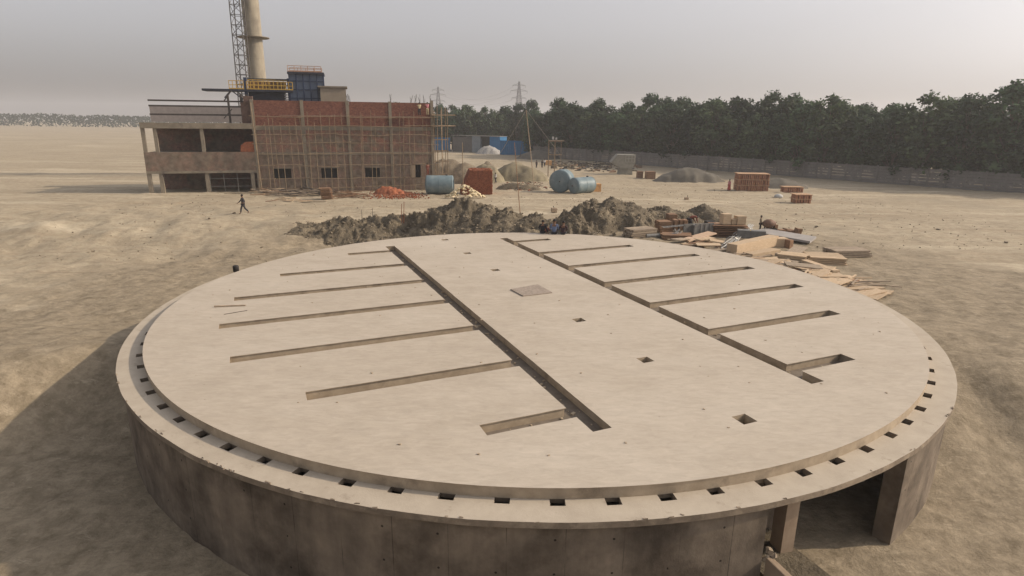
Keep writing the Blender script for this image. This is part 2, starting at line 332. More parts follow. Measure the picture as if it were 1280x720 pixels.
# ------------------------------------------------------------------ ground
def fbm(x, y, z, o=5): return noise.fractal(Vector((x, y, z)), 1.0, 2.0, o)
def sstep(a, b, x):
    t = max(0., min(1., (x - a) / (b - a))); return t * t * (3 - 2 * t)
def terrain_z(x, y):
    z = gz(y)
    r = hypot(x - CX, y - CY)
    edge = 19.5 + 2.2 * fbm(x * .12, 3., 0, 3)
    t = 1 - sstep(edge - 3.2, edge + 2.5, y)
    z = z * (1 - t) + (-3.12) * t
    far = sstep(300, 900, hypot(x, y))
    a = .10 + .22 * sstep(34, 44, y) * (1 - sstep(56, 70, y)) * (1 - sstep(-2, 8, x))
    z += a * fbm(x * .25, y * .35, 1.7, 6) * (1 - far) + .085 * fbm(x * 1.0, y * 1.0, 4., 5) * (1 - far)
    # the ground was cut down around the tank: a rough bank behind it, an easy slope on its left
    wd = 3.4 + 8. * sstep(-12, -19, x) if False else 3.4 + 8. * (1 - sstep(-19, -12, x))
    ed = 53.6 + 1.1 * fbm(x * .22, 5., 1., 4) + 2.0 * (1 - sstep(-19, -12, x))
    tt = (1 - sstep(ed - wd, ed, y)) * (1 - sstep(1., 9., x)) * (1 - .0)
    if y < 70:
        z -= 1.45 * tt * sstep(20, 30, y)
        face = 4 * tt * (1 - tt); steep = sstep(-19, -12, x) if x > -19 else 0.
        z += face * (.15 + .75 * steep) * (fbm(x * .7, y * .7, 8., 5)) + face * steep * .6 * (.4 - abs(fbm(x * 1.6, y * .8, 3., 5)))
        z += .10 * fbm(x * 2.2, y * 2.2, 6., 4) * min(1., tt + .2)
    if r < 16.4: z = min(z, -.72)
    return z
def axis(dense0, dense1, step, out, grow=1.25):
    xs = []; x = dense0
    while x <= dense1: xs.append(x); x += step
    s = step
    while xs[-1] < out: s *= grow; xs.append(xs[-1] + s)
    s = step
    while xs[0] > -out: s *= grow; xs.insert(0, xs[0] - s)
    return xs
xs = axis(-45, 45, .45, 1500); ys = [y for y in axis(4, 100, .45, 1500) if y > -50]
nx = len(xs); g = MB()
g.v = [(x, y, terrain_z(x, y)) for y in ys for x in xs]
g.f = [(j * nx + i, j * nx + i + 1, (j + 1) * nx + i + 1, (j + 1) * nx + i) for j in range(len(ys) - 1) for i in range(nx - 1)]; g.mi = [0] * len(g.f)
ground = g.build('ground', M['ground'], smooth=True); tag(ground, kind='structure')

# ------------------------------------------------------------------ the round tank
tank = empty('concrete_tank', (CX, CY, -3.1)); tag(tank, 'huge round concrete tank with slotted flat roof in the foreground', 'tank')
TZ = 3.1                                        # slab top in tank space
ca, sa = cos(AX), sin(AX)
def uv2l(u, v): return Vector((u * ca - v * sa, u * sa + v * ca, 0))
cutters = []
def cutbox(mb, u0, u1, v0, v1, z0, z1):
    c = uv2l((u0 + u1) / 2, (v0 + v1) / 2); mb.box((c.x, c.y, (z0 + z1) / 2), (u1 - u0, v1 - v0, z1 - z0), rz=AX)
GT = .275                                       # roof slab thickness
Hh = H
gv = [1.5145, 1.0215, .533, .046, -.446, -.937, -1.429]       # far edges of the grooves, in units of H
gl_end = [-.847, -1.363, -1.636, -1.70, -1.643, -1.376, -.856]
gr_end = [.883, 1.402, 1.683, 1.764, 1.682, 1.402, .883]
GW = .57
def comb(inset, z0, z1):
    """outline of each slot: (union pieces)"""
    parts = []
    e = inset
    parts.append([(-.5205 * Hh - e, -.4465 * Hh + e, -1.617 * Hh - e, 1.668 * Hh + e)] + [(gl_end[i] * Hh - e, -.5205 * Hh + .05, gv[i] * Hh - GW - e, gv[i] * Hh + e) for i in range(7)])
    parts.append([(.486 * Hh - e, .5563 * Hh + e, -1.617 * Hh - e, 1.668 * Hh + e)] + [(.5563 * Hh - .05, gr_end[i] * Hh + e, gv[i] * Hh - GW - e, gv[i] * Hh + e) for i in range(7)])
    return parts
def comb_prism(rects, left):
    """one clean comb shaped outline from spine + teeth, as polygon list in u,v"""
    sp, teeth = rects[0], sorted(rects[1:], key=lambda t: t[2])
    u0, u1, v0, v1 = sp
    if left:
        pts = [(u1, v0), (u1, v1), (u0, v1)]
        for t in reversed(teeth): pts += [(u0, t[3]), (t[0], t[3]), (t[0], t[2]), (u0, t[2])]
        pts += [(u0, v0)]
    else:
        pts = [(u0, v1), (u0, v0), (u1, v0)]
        for t in teeth: pts += [(u1, t[2]), (t[1], t[2]), (t[1], t[3]), (u1, t[3])]
        pts += [(u1, v1)]
    return pts
def ring(n, r): return [(r * cos(2 * pi * i / n), r * sin(2 * pi * i / n)) for i in range(n)]
holes_v = [1.773, 1.1875, .6015, -.5705, -1.156, -1.742]
def fill2d(outer, inners, z, flip=False):
    bm = bmesh.new(); es = []
    for loop in [outer] + inners:
        vs = [bm.verts.new((x, y, z)) for x, y in loop]
        es += [bm.edges.new((vs[i], vs[(i + 1) % len(vs)])) for i in range(len(vs))]
    bmesh.ops.triangle_fill(bm, use_beauty=True, edges=es)
    return bm
def layer(outer, inners, z0, z1, side_mi=1, bot=True):
    """plate with openings between z0 and z1: returns vertex and face lists"""
    mb = MB()
    for z in ((z1, z0) if bot else (z1,)):
        bm = fill2d(outer, inners, z); bm.verts.ensure_lookup_table()
        idx = {v: i for i, v in enumerate(bm.verts)}
        mb.add([v.co[:] for v in bm.verts], [tuple(idx[v] for v in f.verts) for f in bm.faces], 0); bm.free()
    for loop in [outer] + inners:
        n = len(loop); mb.add([(x, y, z1) for x, y in loop] + [(x, y, z0) for x, y in loop], [(i, (i + 1) % n, n + (i + 1) % n, n + i) for i in range(n)], side_mi)
    return mb
def sqhole(u, v, s):
    return [tuple(uv2l(u + a * s / 2, v + b * s / 2)[:2]) for a, b in ((-1, -1), (1, -1), (1, 1), (-1, 1))]
def wobble(loop, amt=.007, step=.45):
    out = []
    for i in range(len(loop)):
        a, b = loop[i], loop[(i + 1) % len(loop)]; n = max(1, int(hypot(b[0] - a[0], b[1] - a[1]) / step))
        for k in range(n):
            t = k / n; j = amt if k else .002; out.append((a[0] + (b[0] - a[0]) * t + rnd.uniform(-j, j), a[1] + (b[1] - a[1]) * t + rnd.uniform(-j, j)))
    return out
def slots(inset): return [[tuple(uv2l(*p)[:2]) for p in comb_prism(r, k == 0)] for k, r in enumerate(comb(inset, 0, 0))]
N_R = 240
# thin top skin overhangs the slots, shaped to cast a dark line on their walls
wob = lambda i: 1 + .0006 * fbm(i * .11, 0, 9, 3)
outer = [(x * wob(i), y * wob(i)) for i, (x, y) in enumerate(ring(N_R, RS))]
hl = [sqhole(.018 * Hh, v * Hh, .42 if v > -1.6 else .46) for v in holes_v]
top = layer(outer, [wobble(q) for q in slots(0)] + hl, TZ - .022, TZ, side_mi=1)
roof = top.build('roof_slab', [M['slab'], M['side']], tank)
body = layer([(x * .9993, y * .9993) for x, y in outer], slots(.035) + hl, TZ - GT, TZ - .023, side_mi=0)
rb = body.build('roof_slab_edge', [M['side']], tank)
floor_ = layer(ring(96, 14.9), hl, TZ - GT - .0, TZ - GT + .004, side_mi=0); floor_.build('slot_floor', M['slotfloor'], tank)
# lower slab: the ledge, with a ring of square pockets against the roof slab
RL = 15.87
def pocket(deg, w=.34, r0=15.02, r1=15.31):
    a = radians(deg); t = w / 2; c, s = cos(a), sin(a)
    return [(r * c - q * s, r * s + q * c) for r, q in ((r0, -t), (r1, -t), (r1, t), (r0, t))]
pk = [pocket(-120.36 + 4.46 * k + rnd.uniform(-.15, .15), w=rnd.uniform(.31, .37), r1=rnd.uniform(15.29, 15.34)) for k in range(-14, 24)]
lw = lambda i: 1 + .0012 * fbm(i * .35, 0, 2, 4)
louter = [(x * lw(i), y * lw(i)) for i, (x, y) in enumerate(ring(N_R, RL))]
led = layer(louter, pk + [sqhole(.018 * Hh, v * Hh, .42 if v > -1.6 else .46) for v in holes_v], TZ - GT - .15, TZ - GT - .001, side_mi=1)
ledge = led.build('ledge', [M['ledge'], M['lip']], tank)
# wall: ring with an open bay at the right
RW = 15.76
def wall_arc(a0, a1, r, r_in, z0, z1, name, mat, n=None):
    n = n or max(4, int(abs(a1 - a0) / 1.5)); me = bpy.data.meshes.new(name); bm = bmesh.new(); uvl = bm.loops.layers.uv.new('UVMap')
    rows = []
    nz_ = 12
    for i in range(n + 1):
        a = radians(a0 + (a1 - a0) * i / n)
        rows.append([bm.verts.new((r * cos(a), r * sin(a), z0 + (z1 - z0) * k / nz_)) for k in range(nz_ + 1)])
    rin = [[bm.verts.new((r_in * cos(radians(a0 + (a1 - a0) * i / n)), r_in * sin(radians(a0 + (a1 - a0) * i / n)), z)) for z in (z0, z1)] for i in range(n + 1)]
    def face(vs, uvs):
        f = bm.faces.new(vs)
        for l, q in zip(f.loops, uvs): l[uvl].uv = q
    for i in range(n):
        u0, u1 = radians(a0 + (a1 - a0) * i / n) * r, radians(a0 + (a1 - a0) * (i + 1) / n) * r
        for k in range(nz_):
            q0, q1 = z0 + (z1 - z0) * k / nz_, z0 + (z1 - z0) * (k + 1) / nz_
            face([rows[i][k], rows[i + 1][k], rows[i + 1][k + 1], rows[i][k + 1]], [(u0, q0), (u1, q0), (u1, q1), (u0, q1)])
        face([rin[i][0], rin[i][1], rin[i + 1][1], rin[i + 1][0]], [(u0, 0), (u0, 3), (u1, 3), (u1, 0)])
        face([rows[i][nz_], rows[i + 1][nz_], rin[i + 1][1], rin[i][1]], [(u0, 0), (u1, 0), (u1, .3), (u0, .3)])
    for i in (0, n):
        face(rows[i] + [rin[i][1], rin[i][0]], [(v.co.z * .0 + .3, v.co.z) for v in rows[i]] + [(0, z1), (0, z0)])
    bmesh.ops.recalc_face_normals(bm, faces=bm.faces); bm.to_mesh(me); bm.free(); me.materials.append(mat)
    return link(bpy.data.objects.new(name, me), tank)
WT = TZ - GT - .152
WE = -72.3
wall = wall_arc(WE - 352 + 8.6 + 1.4, WE, RW, 15.3, -.6, WT, 'tank_wall', M['tankwall'])
back = wall_arc(WE - .6, WE + 10.6, 14.3, 14.1, -.6, WT, 'bay_back_wall', M['tankwall'])
# vertical pour joint ribs and dribbled grout, low on the wall
# cover plate on the roof
cp = uv2l(.03 * Hh, .036 * Hh) + Vector((CX, CY, .004))
q4 = [gpt(x, y, .0) for x, y in ((638.0, 362.5), (653.7, 370.8), (690.4, 366.5), (672, 356.4))]; cm_ = sum(q4, Vector()) / 4; cp = Vector((cm_.x, cm_.y, .004)); rot_ = Matrix.Rotation(-AX, 3, 'Z'); q4 = [rot_ @ (q - cm_) for q in q4]
mb = MB(); mb.add([(q.x, q.y, z) for z in (.0, .045) for q in q4], [(3, 2, 1, 0), (4, 5, 6, 7), (0, 1, 5, 4), (1, 2, 6, 5), (2, 3, 7, 6), (3, 0, 4, 7)]); plate = mb.build('cover_plate', mk('mottled_plate', (.34, .285, .235), (.22, .18, .145), 9, .8, .3, 30, bdist=.01), loc=cp, rz=AX, bevel=.008); tag(plate, 'mottled square plywood cover lying on the middle of the roof slab', 'cover')
# bay column + low channel wall at the right
def cyl_hit(X, Y, R):
    x, w, d = ray(X, Y); a = x * x + w * w; b = -2 * (x * CX + w * CY); c = CX * CX + CY * CY - R * R
    D = (-b - sqrt(max(0, b * b - 4 * a * c))) / (2 * a); return Vector((x * D, w * D, H - d * D))
cl = cyl_hit(975.5, 692, 15.2); fz = cl.z + 3.1
mb = MB(); mb.box((.17, .2, (WT - .4 - fz) / 2), (.34, .4, WT - .4 - fz)); post = mb.build('bay_column', M['palepost'], tank, loc=(cl.x - CX, cl.y - CY, fz - .004), rz=radians(14))
mb = MB(); mb.box((.9, .25, WT - .2 - fz), (2.6, .3, .38)); mb.build('bay_lintel', M['tankwall'], tank, loc=(cl.x - CX, cl.y - CY, fz), rz=radians(14))
fl = wall_arc(WE + .9, WE + 6., 16.6, 14.35, fz - .3, fz, 'bay_floor', M['earth_dark'])
s1 = cyl_hit(961, 696, RW); zt = s1.z
p2 = gpt(988, 722, zt); d = (p2 - s1); d.z = 0; dn = d.normalized(); ln_ = 5.5
mb = MB(); mb.box((ln_ / 2, 0, 0), (ln_, .16, 1.6)); lw_ = mb.build('channel_wall', M['palepost'], loc=(s1.x, s1.y, zt - .8), rz=atan2(dn.y, dn.x), bevel=.02); tag(lw_, 'low thin concrete wall running out from the tank at bottom right', 'wall')
# broken grout lump where the low wall meets the tank
mb = MB()
for k in range(7):
    c = s1 + Vector((rnd.gauss(.03, .05), rnd.uniform(-.03, .05), rnd.random() * .3 - .1)); mb.box((c.x - CX, c.y - CY, c.z + 3.1), (rnd.uniform(.05, .12), rnd.uniform(.05, .1), rnd.uniform(.06, .14)), rnd.uniform(0, 3), rnd.uniform(0, 1), jit=.03)
mb.build('broken_grout', M['lip'], tank)
# tie bars and grout burrs on the ledge lip
mb = MB()
for k in range(44):
    a = radians(rnd.uniform(-150, -40)); r = RL + rnd.uniform(-.05, .01); mb.box((r * cos(a), r * sin(a), TZ - GT + .0), (rnd.uniform(.03, .13), rnd.uniform(.015, .04), rnd.uniform(.02, .04)), a + pi / 2, jit=.015)
for k in range(0):
    a = radians(rnd.uniform(-150, -40)); r = 15.1 + rnd.uniform(.03, .4); mb.box((r * cos(a), r * sin(a), TZ - GT + .01), (rnd.uniform(.03, .14), rnd.uniform(.02, .06), rnd.uniform(.02, .04)), rnd.uniform(0, 3), jit=.01)
gr = mb.build('grout_burrs', M['lip'], tank); gr['kind'] = 'stuff'
mb = MB()
for k in range(150):
    r = 14.5 * rnd.random() ** .5; a = rnd.uniform(0, 6.28); q = rnd.uniform(.015, .05); mb.box((r * cos(a), r * sin(a), TZ + q * .2), (q * 1.5, q, q * .6), rnd.uniform(0, 3), jit=q * .1)
for k in range(160):
    i_ = rnd.randrange(7); u = rnd.uniform(gl_end[i_], -.52) if rnd.random() < .5 else rnd.uniform(.55, gr_end[i_]); q = rnd.uniform(.02, .08); c_ = uv2l(u * Hh, gv[i_] * Hh - rnd.uniform(.05, .38)); mb.box((c_.x, c_.y, TZ - GT + .01 + q * .2), (q * 1.5, q, q * .6), rnd.uniform(0, 3), jit=q * .1)
for k in range(90):
    c_ = uv2l((-.483 + rnd.uniform(-.03, .03)) * Hh, rnd.uniform(-1.6, 1.66) * Hh); q = rnd.uniform(.02, .09); mb.box((c_.x, c_.y, TZ - GT + .01 + q * .2), (q * 1.5, q, q * .6), rnd.uniform(0, 3), jit=q * .1)
lt_ = mb.build('concrete_crumbs', M['side'], loc=(CX, CY, -3.1)); tag(lt_, 'tiny concrete crumbs scattered on the roof slab and in its slots', 'crumbs', kind='stuff')
# stick on the slab at the left edge, small litter
a = gpt(268, 383, .03); b_ = gpt(307, 381.5, .03)
mb = MB(); mb.tube(a, b_, .045, .03, 7); tag(mb.build('wooden_stick', M['greytimber']), 'long wooden stick lying on the roof slab at its left side', 'stick')
a = gpt(280, 393, .01); b_ = gpt(309, 388, .01)
mb = MB(); mb.tube(a, b_, .012, .012, 5); tag(mb.build('thin_rod', M['darksteel']), 'thin dark rod lying on the roof slab below the stick', 'rod')
p = gpt(295, 337, -.5)
mb = MB(); mb.lathe([(.12, 0), (.17, .05), (.18, .35), (.15, .42), (.05, .45)], 14); bk = mb.build('dark_can', M['darkthing'], loc=(p.x, p.y, -.9), smooth=True); tag(bk, 'small dark can standing on the soil at the tank rim', 'can')
bk.location = (ptd(295, 337, p.y + .4).x, p.y + .4, -.75); bk.scale = (.9, .9, .9)

# ------------------------------------------------------------------ heaps
def heap(name, bumps, mat, res=.22, rough=.12, seed=0., base=None, label='', cat='pile', group=None, fine=1., clods=0):
    """bumps: (px, py_top, dist, rx, ry)"""
    B = []
    for (px, py, dist, rx, ry) in bumps:
        p = ptd(px, py, dist); gzz = (terrain_z(p.x, p.y) if dist < 60 else gz(dist)) if base is None else base; B.append((p.x, p.y, rx, ry, p.z - gzz, gzz))
    x0 = min(b[0] - b[2] for b in B) - .5; x1 = max(b[0] + b[2] for b in B) + .5; y0 = min(b[1] - b[3] for b in B) - .5; y1 = max(b[1] + b[3] for b in B) + .5
    ox, oy = (x0 + x1) / 2, (y0 + y1) / 2; oz = sum(b[5] for b in B) / len(B)
    nx = int((x1 - x0) / res) + 1; ny = int((y1 - y0) / res) + 1; mb = MB(); H_ = []
    for j in range(ny):
        for i in range(nx):
            x = x0 + (x1 - x0) * i / (nx - 1); y = y0 + (y1 - y0) * j / (ny - 1); h = 0.
            wx = x + .5 * fbm(x * .5, y * .5, seed, 3) * fine; wy = y + .5 * fbm(x * .5, y * .5, seed + 7, 3) * fine
            for bx, by, rx, ry, hh, _ in B:
                r = sqrt(((wx - bx) / rx) ** 2 + ((wy - by) / ry) ** 2)
                v = hh * max(0., 1 - r ** 1.45) * sstep(0, .3, 1 - r); h = max(h, v) + .12 * min(h, v)
            e = min(1, h / .5)
            z = terrain_z(x, y) + h - .12 + e * rough * (.7 * fbm(x * .8, y * .8, seed, 3) + .9 * (.45 - abs(fbm(x * 1.9, y * 1.9, seed + 3, 5))) + .2 * fbm(x * 4.5, y * 4.5, seed + 5, 3))
            if h < .02: z = terrain_z(x, y) - .25
            if hypot(x - CX, y - CY) < 16.25: z = min(z, -.7)
            mb.v.append((x - ox, y - oy, z - oz)); H_.append(h)
    for j in range(ny - 1):
        for i in range(nx - 1):
            q = (j * nx + i, j * nx + i + 1, (j + 1) * nx + i + 1, (j + 1) * nx + i)
            if max(H_[k] for k in q) > .0: mb.f.append(q); mb.mi.append(0)
    o = mb.build(name, mat, smooth=True, loc=(ox, oy, oz)); tag(o, label, cat, group)
    if clods:
        cm = MB(); R_ = random.Random(int(seed * 10)); ids = [k for k in range(len(H_)) if H_[k] > .02]
        for _ in range(clods):
            v = mb.v[R_.choice(ids)]; q = .04 + .16 * R_.random() ** 3; cm.box((v[0] + R_.uniform(-.08, .08), v[1] + R_.uniform(-.08, .08), v[2] + q * .15), (q, q * R_.uniform(.6, 1), q * .7), R_.uniform(0, 3), R_.uniform(-.6, .6), R_.uniform(-.6, .6), jit=q * .12)
        c_ = cm.build('loose_clods', M['earth'], o); c_['kind'] = 'stuff'
    return o
heap('earth_bank', [(398, 284, 51, 3., 2.8), (432, 281.5, 51, 3., 3.2), (466, 279, 51.5, 3., 3.4), (500, 276, 52, 2.4, 3.0), (522, 273, 51.5, 2.6, 3.2), (548, 270, 51, 3.0, 4.6), (571, 264, 51.5, 2.8, 4.6), (586, 268, 51, 2.4, 4.4), (604, 265, 51, 3.0, 4.6), (632, 270, 50, 3.4, 4.4), (665, 275, 49, 3.6, 4), (705, 274, 48.5, 3.6, 4)], M['earth_dark'], res=.12, rough=.27, seed=2.1, clods=2600, label='long lumpy bank of dug earth behind the tank, left of the seated people', cat='earth bank')
heap('dirt_pile', [(716, 270, 50, 3.2, 4.0), (738, 258, 51, 3.4, 4.4), (764, 250, 52, 3.8, 4.4), (790, 255, 51.5, 3.0, 4.), (824, 259, 53, 2.8, 3.6), (850, 265, 53, 2.6, 3)], M['earth_dark'], res=.12, rough=.27, seed=5.3, clods=2200, label='tallest lumpy dirt pile behind the tank, right of the seated people', cat='dirt pile')
heap('dirt_pile', [(880, 255, 56.5, 2.1, 2.2), (893, 262, 56, 1.8, 2.)], M['earth_dark'], res=.15, rough=.1, seed=8., clods=300, label='small rounded dark dirt pile behind the timber, right of the tallest pile', cat='dirt pile')
heap('dirt_pile', [(560, 198, 102, 5.5, 3.5), (583, 205, 101, 4.5, 3.5)], M['earth'], res=.4, rough=.3, seed=11., label='dug earth pile behind the blue tank beside the brick building', cat='dirt pile')
heap('sand_pile', [(604, 205, 104, 3.6, 3.4), (612, 207, 102, 3.0, 3.)], M['ochre_sand'], res=.3, rough=.15, seed=13., label='ochre sand pile right behind the square red brick stack', cat='sand pile')
heap('sand_pile', [(642, 202, 106, 5.2, 3.6), (660, 208, 105, 4.2, 3.2)], M['ochre_sand'], res=.3, rough=.2, seed=15., label='broad sand pile behind the man in white shirt', cat='sand pile')
heap('sand_pile', [(862, 208, 107, 7.2, 3.2)], M['sand'], res=.35, rough=.08, seed=17., label='wide smooth grey sand pile in front of the boundary wall', cat='sand pile')
heap('sand_pile', [(975, 222, 97, 5.4, 3.2)], M['sand'], res=.35, rough=.08, seed=19., label='grey sand pile right of the tiered brick stack', cat='sand pile')
heap('sand_pile', [(672, 187, 168, 7, 4)], M['sand'], res=.6, rough=.1, seed=21., label='low grey sand pile where blue sheeting meets the boundary wall', cat='sand pile')
heap('gravel_pile', [(611, 181.5, 190, 4.6, 3)], M['gravel'], res=.4, rough=.25, seed=23., label='white speckled gravel pile in front of the blue shed', cat='gravel pile')
heap('soil_pile', [(553, 198, 118, 3, 2), (542, 205, 112, 2, 2)], M['earth'], res=.4, rough=.15, seed=25., label='soil heap close beside the end scaffold', cat='dirt pile')
heap('dirt_pile', [(610, 200.5, 128, 2.0, 2)], M['earth'], res=.4, rough=.06, seed=27., label='tiny mound of soil on the open yard behind the sand piles', cat='dirt pile')

# ------------------------------------------------------------------ unfinished brick building
A = Vector(gpt(325, 240)); Bp = Vector(gpt(540, 237.5)); BA = atan2(Bp.y - A.y, Bp.x - A.x); BL = hypot(Bp.x - A.x, Bp.y - A.y)
A.z = -2.0
def fp(X, Y, dy=0.):
    """ray against the vertical plane parallel to the facade, dy behind it -> local x, z"""
    x, w, d = ray(X, Y); c, s = cos(BA), sin(BA); nx_, ny_ = -s, c
    k = (A.x * nx_ + A.y * ny_ + dy) / (x * nx_ + w * ny_); P = Vector((x * k - A.x, w * k - A.y, H - d * k - A.z))
    return P.x * c + P.y * s, P.z
bld = empty('brick_building', A, BA); tag(bld, 'three storey red brick building under construction with concrete frame and small openings', 'building')
cx_ = [fp(x, y)[0] for x, y in ((315.4, 140), (377.6, 140), (434.6, 140), (487.6, 140), (539.8, 140))]
z_top = fp(430, 127)[1]; zb1 = fp(430, 158)[1]; zb1b = fp(430, 163)[1]; zb2 = fp(430, 190)[1]; zb2b = fp(430, 193.5)[1]; zb0 = 0
X0, X1 = cx_[0], cx_[4]
DEP = 11.
wins = [(fp(341, 215)[0], fp(364, 215)[0]), (fp(401.5, 215)[0], fp(421.5, 215)[0]), (fp(456.5, 215)[0], fp(475, 215)[0]), (fp(519.5, 215)[0], fp(526, 215)[0])]
zw0, zw1 = fp(430, 222.5)[1], fp(430, 210)[1]; zmid = zw0
def band(z0, z1, mats, name='wall_band', openings=()):
    for k in range(4):
        a, c = cx_[k] + .22, cx_[k + 1] - .22; mb = MB(); os_ = [o for o in openings if o[0] > a and o[1] < c]
        if not os_: mb.b(a, c, .03, .26, z0, z1)
        else:
            o = os_[0]; mb.b(a, o[0], .03, .26, z0, z1); mb.b(o[1], c, .03, .26, z0, z1); mb.b(o[0], o[1], .03, .26, z0, o[2]); mb.b(o[0], o[1], .03, .26, o[3], z1)
        mb.build('brick_panel', mats[k], bld)
band(zb1b, z_top - .0, [M['brick_new']] * 4)
band(zb2b, zb1, [M['brick_mixed'], M['brick_mid'], M['brick_mid'], M['brick_mixed']])
ops = [(w[0], w[1], zw0, zw1 + (.15 if k == 3 else 0)) for k, w in enumerate(wins)]
ops[3] = (ops[3][0], ops[3][1], zw0 - .1, zw1 + .35)
band(-1.0, zb2, [M['brick_low']] * 4, openings=ops)
for z0, z1 in ((zb1, zb1b), (zb2, zb2b)):
    mb = MB(); mb.b(X0 - .1, X1 + .1, -.03, .3, z0, z1); mb.build('floor_beam', M['beam'], bld)
for k, c in enumerate(cx_):
    mb = MB(); mb.b(c - .2, c + .2, -.06, .34, -1.0, z_top + (.35 if k == 4 else .1)); mb.build('column', M['beam'], bld)
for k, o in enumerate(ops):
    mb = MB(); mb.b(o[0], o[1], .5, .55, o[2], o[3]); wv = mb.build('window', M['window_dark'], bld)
    mb = MB(); mb.b(o[0] - .2, o[1] + .2, -.02, .028, o[3], o[3] + .14)
    mb.build('lintel', M['beam'], wv)
    if k == 3:
        mb = MB(); xm = (o[0] + o[1]) / 2; mb.b(xm - .03, xm + .03, .3, .36, o[2], o[3]); mb.b(o[0], o[1], .3, .36, (o[2] + o[3]) / 2 - .03, (o[2] + o[3]) / 2 + .03); mb.build('window_frame', M['darksteel'], wv)
# pale plaster panels beside the right window
mb = MB(); a, c = fp(514, 215)[0], fp(518.8, 215)[0]; mb.b(a, c, .005, .028, zw0 - .1, zw1 + .3); mb.build('render_patch', mk('pale_render', (.36, .28, .2), (.28, .22, .15), 2), bld)
# side, back walls and roof slab
mb = MB(); mb.b(X1 - .2, X1 + .05, .35, DEP, -1, z_top - .3); mb.build('end_wall', M['brick_mixed'], bld)
mb = MB(); mb.b(X0, X1, DEP, DEP + .25, -1, z_top - .2); mb.build('rear_wall', M['brick_mixed'], bld)
mb = MB(); mb.b(X0 - .1, X0 + .15, .35, DEP, -1, zb1b); mb.build('side_wall', M['brick_mixed'], bld)
for z in (zb1 + .12, zb2 + .1): mb = MB(); mb.b(X0 + .2, X1 - .25, .36, DEP - .1, z, z + .16); mb.build('floor_slab', M['beam'], bld)
# starter bars on the roof line
for x in (487.6, 514, 519, 525, 530, 538.5, 434, 437):
    bx = fp(x, 125)[0]
    mb = MB()
    for q in range(4): mb.tube((bx + rnd.uniform(-.15, .15), .1 + rnd.uniform(-.08, .12), z_top - .1), (bx + rnd.uniform(-.25, .25), .1, z_top + rnd.uniform(.5, 1.15)), .018, n=4)
    mb.build('starter_bars', M['darksteel'], bld)
# left RCC wing of the same building (open floors)
wing = empty('concrete_frame_wing', A, BA); tag(wing, 'open concrete frame wing with dark bays, left of the brick facade', 'building')
WX = -13.0
zl = [fp(297, y)[1] for y in (240, 213, 190, 161, 154)]
zA, zB, zC, zD, zE = zl
mb = MB(); mb.b(WX, X0 - .22, -.1, .25, zB, zC); mb.build('spandrel_wall', M['brick_low'], wing)
mb = MB(); mb.b(WX, X0 - .22, -.14, .32, zD, zE); mb.build('floor_beam', M['beam'], wing)
mb = MB(); mb.b(WX, X0 - .22, -.15, .32, zB - .3, zB); mb.build('lintel_beam', M['beam'], wing)
for z in (zB - .3, zC - .25, zD): mb = MB(); mb.b(WX, X0 - .25, .34, DEP, z, z + .15); mb.build('floor_slab', M['beam'], wing)
for x in (X0 - .75, X0 - 6.2, X0 - 11.5, WX + .2):
    mb = MB(); mb.b(x - .22, x + .22, -.05, .33, -1, zB - .3); mb.build('column', M['beam'], wing)
    if x < X0 - 1: mb = MB(); mb.b(x - .2, x + .2, 0, .3, zC, zD); mb.build('column', M['beam'], wing)
mb = MB(); mb.b(WX, X0 - .3, 6.5, 6.7, -1, zD); mb.build('inner_wall', M['brick_mixed'], wing)
bx0, bz0 = fp(300.5, 189); bx1, bz1 = fp(314, 177)
mb = MB(); mb.prism([(bx0, zC), (X0 - .25, zC), (X0 - .25, bz1), (bx0 + .7, bz1 - .05), (bx0 + .1, bz1 - .5)], .0, .23); mb.build('half_built_wall', M['redbrick'], wing)
# window grille bars in the ground floor opening
mb = MB()
gx0, gx1 = X0 - 5.9, X0 - 1.0
for k in range(4): x = gx0 + (gx1 - gx0) * k / 3; mb.tube((x, .15, 0), (x, .15, zB - .3), .035, n=5)
for z in (.9, 1.9): mb.tube((gx0, .15, z), (gx1, .15, z), .035, n=5)
mb.build('grille', M['greysteel'], wing)
# upper steel frame left of the brick wall
mb = MB()
for px in (288, 304, 311):
    x, z = fp(px, 153, 1.); mb.b(x - .12, x + .12, 1., 1.25, zE, fp(px, 118, 1.)[1])
for py in (127, 133.5, 144):
    z = fp(300, py, 1.)[1]; mb.b(WX + 1, X0 - .1, 1.02, 1.2, z - .1, z + .1)
x0, z0 = fp(280, 126, 1.); x1, z1 = fp(289, 113, 1.); mb.tube((x0, 1.1, z0), (x1, 1.1, z1), .08)
x0, z0 = fp(280, 148, 1.); x1, z1 = fp(290, 136, 1.); mb.tube((x0, 1.1, z0), (x1, 1.1, z1), .06)
mb.build('steel_frame', M['darksteel'], wing)
x0, z0 = fp(303, 152, .5); mb = MB(); mb.b(x0, X0 - .25, .4, .9, zE, fp(303, 128, .5)[1]); mb.b(x0 + .4, X0 + .1, .3, 1., fp(303, 128, .5)[1], fp(303, 120, .5)[1]); mb.build('brick_pier', mk('dark_pier', (.14, .09, .07), (.09, .055, .045), 4, .9, .4, 10), wing)
mb = MB(); x0, z0 = fp(280, 151, 3.); mb.b(WX, X0 - .3, 5., 5.06, fp(290, 153, 5)[1], fp(290, 133, 5)[1]); mb.build('sheet_cladding', mk('pale_sheet', (.30, .27, .25), (.24, .21, .2), 2, .7), wing)

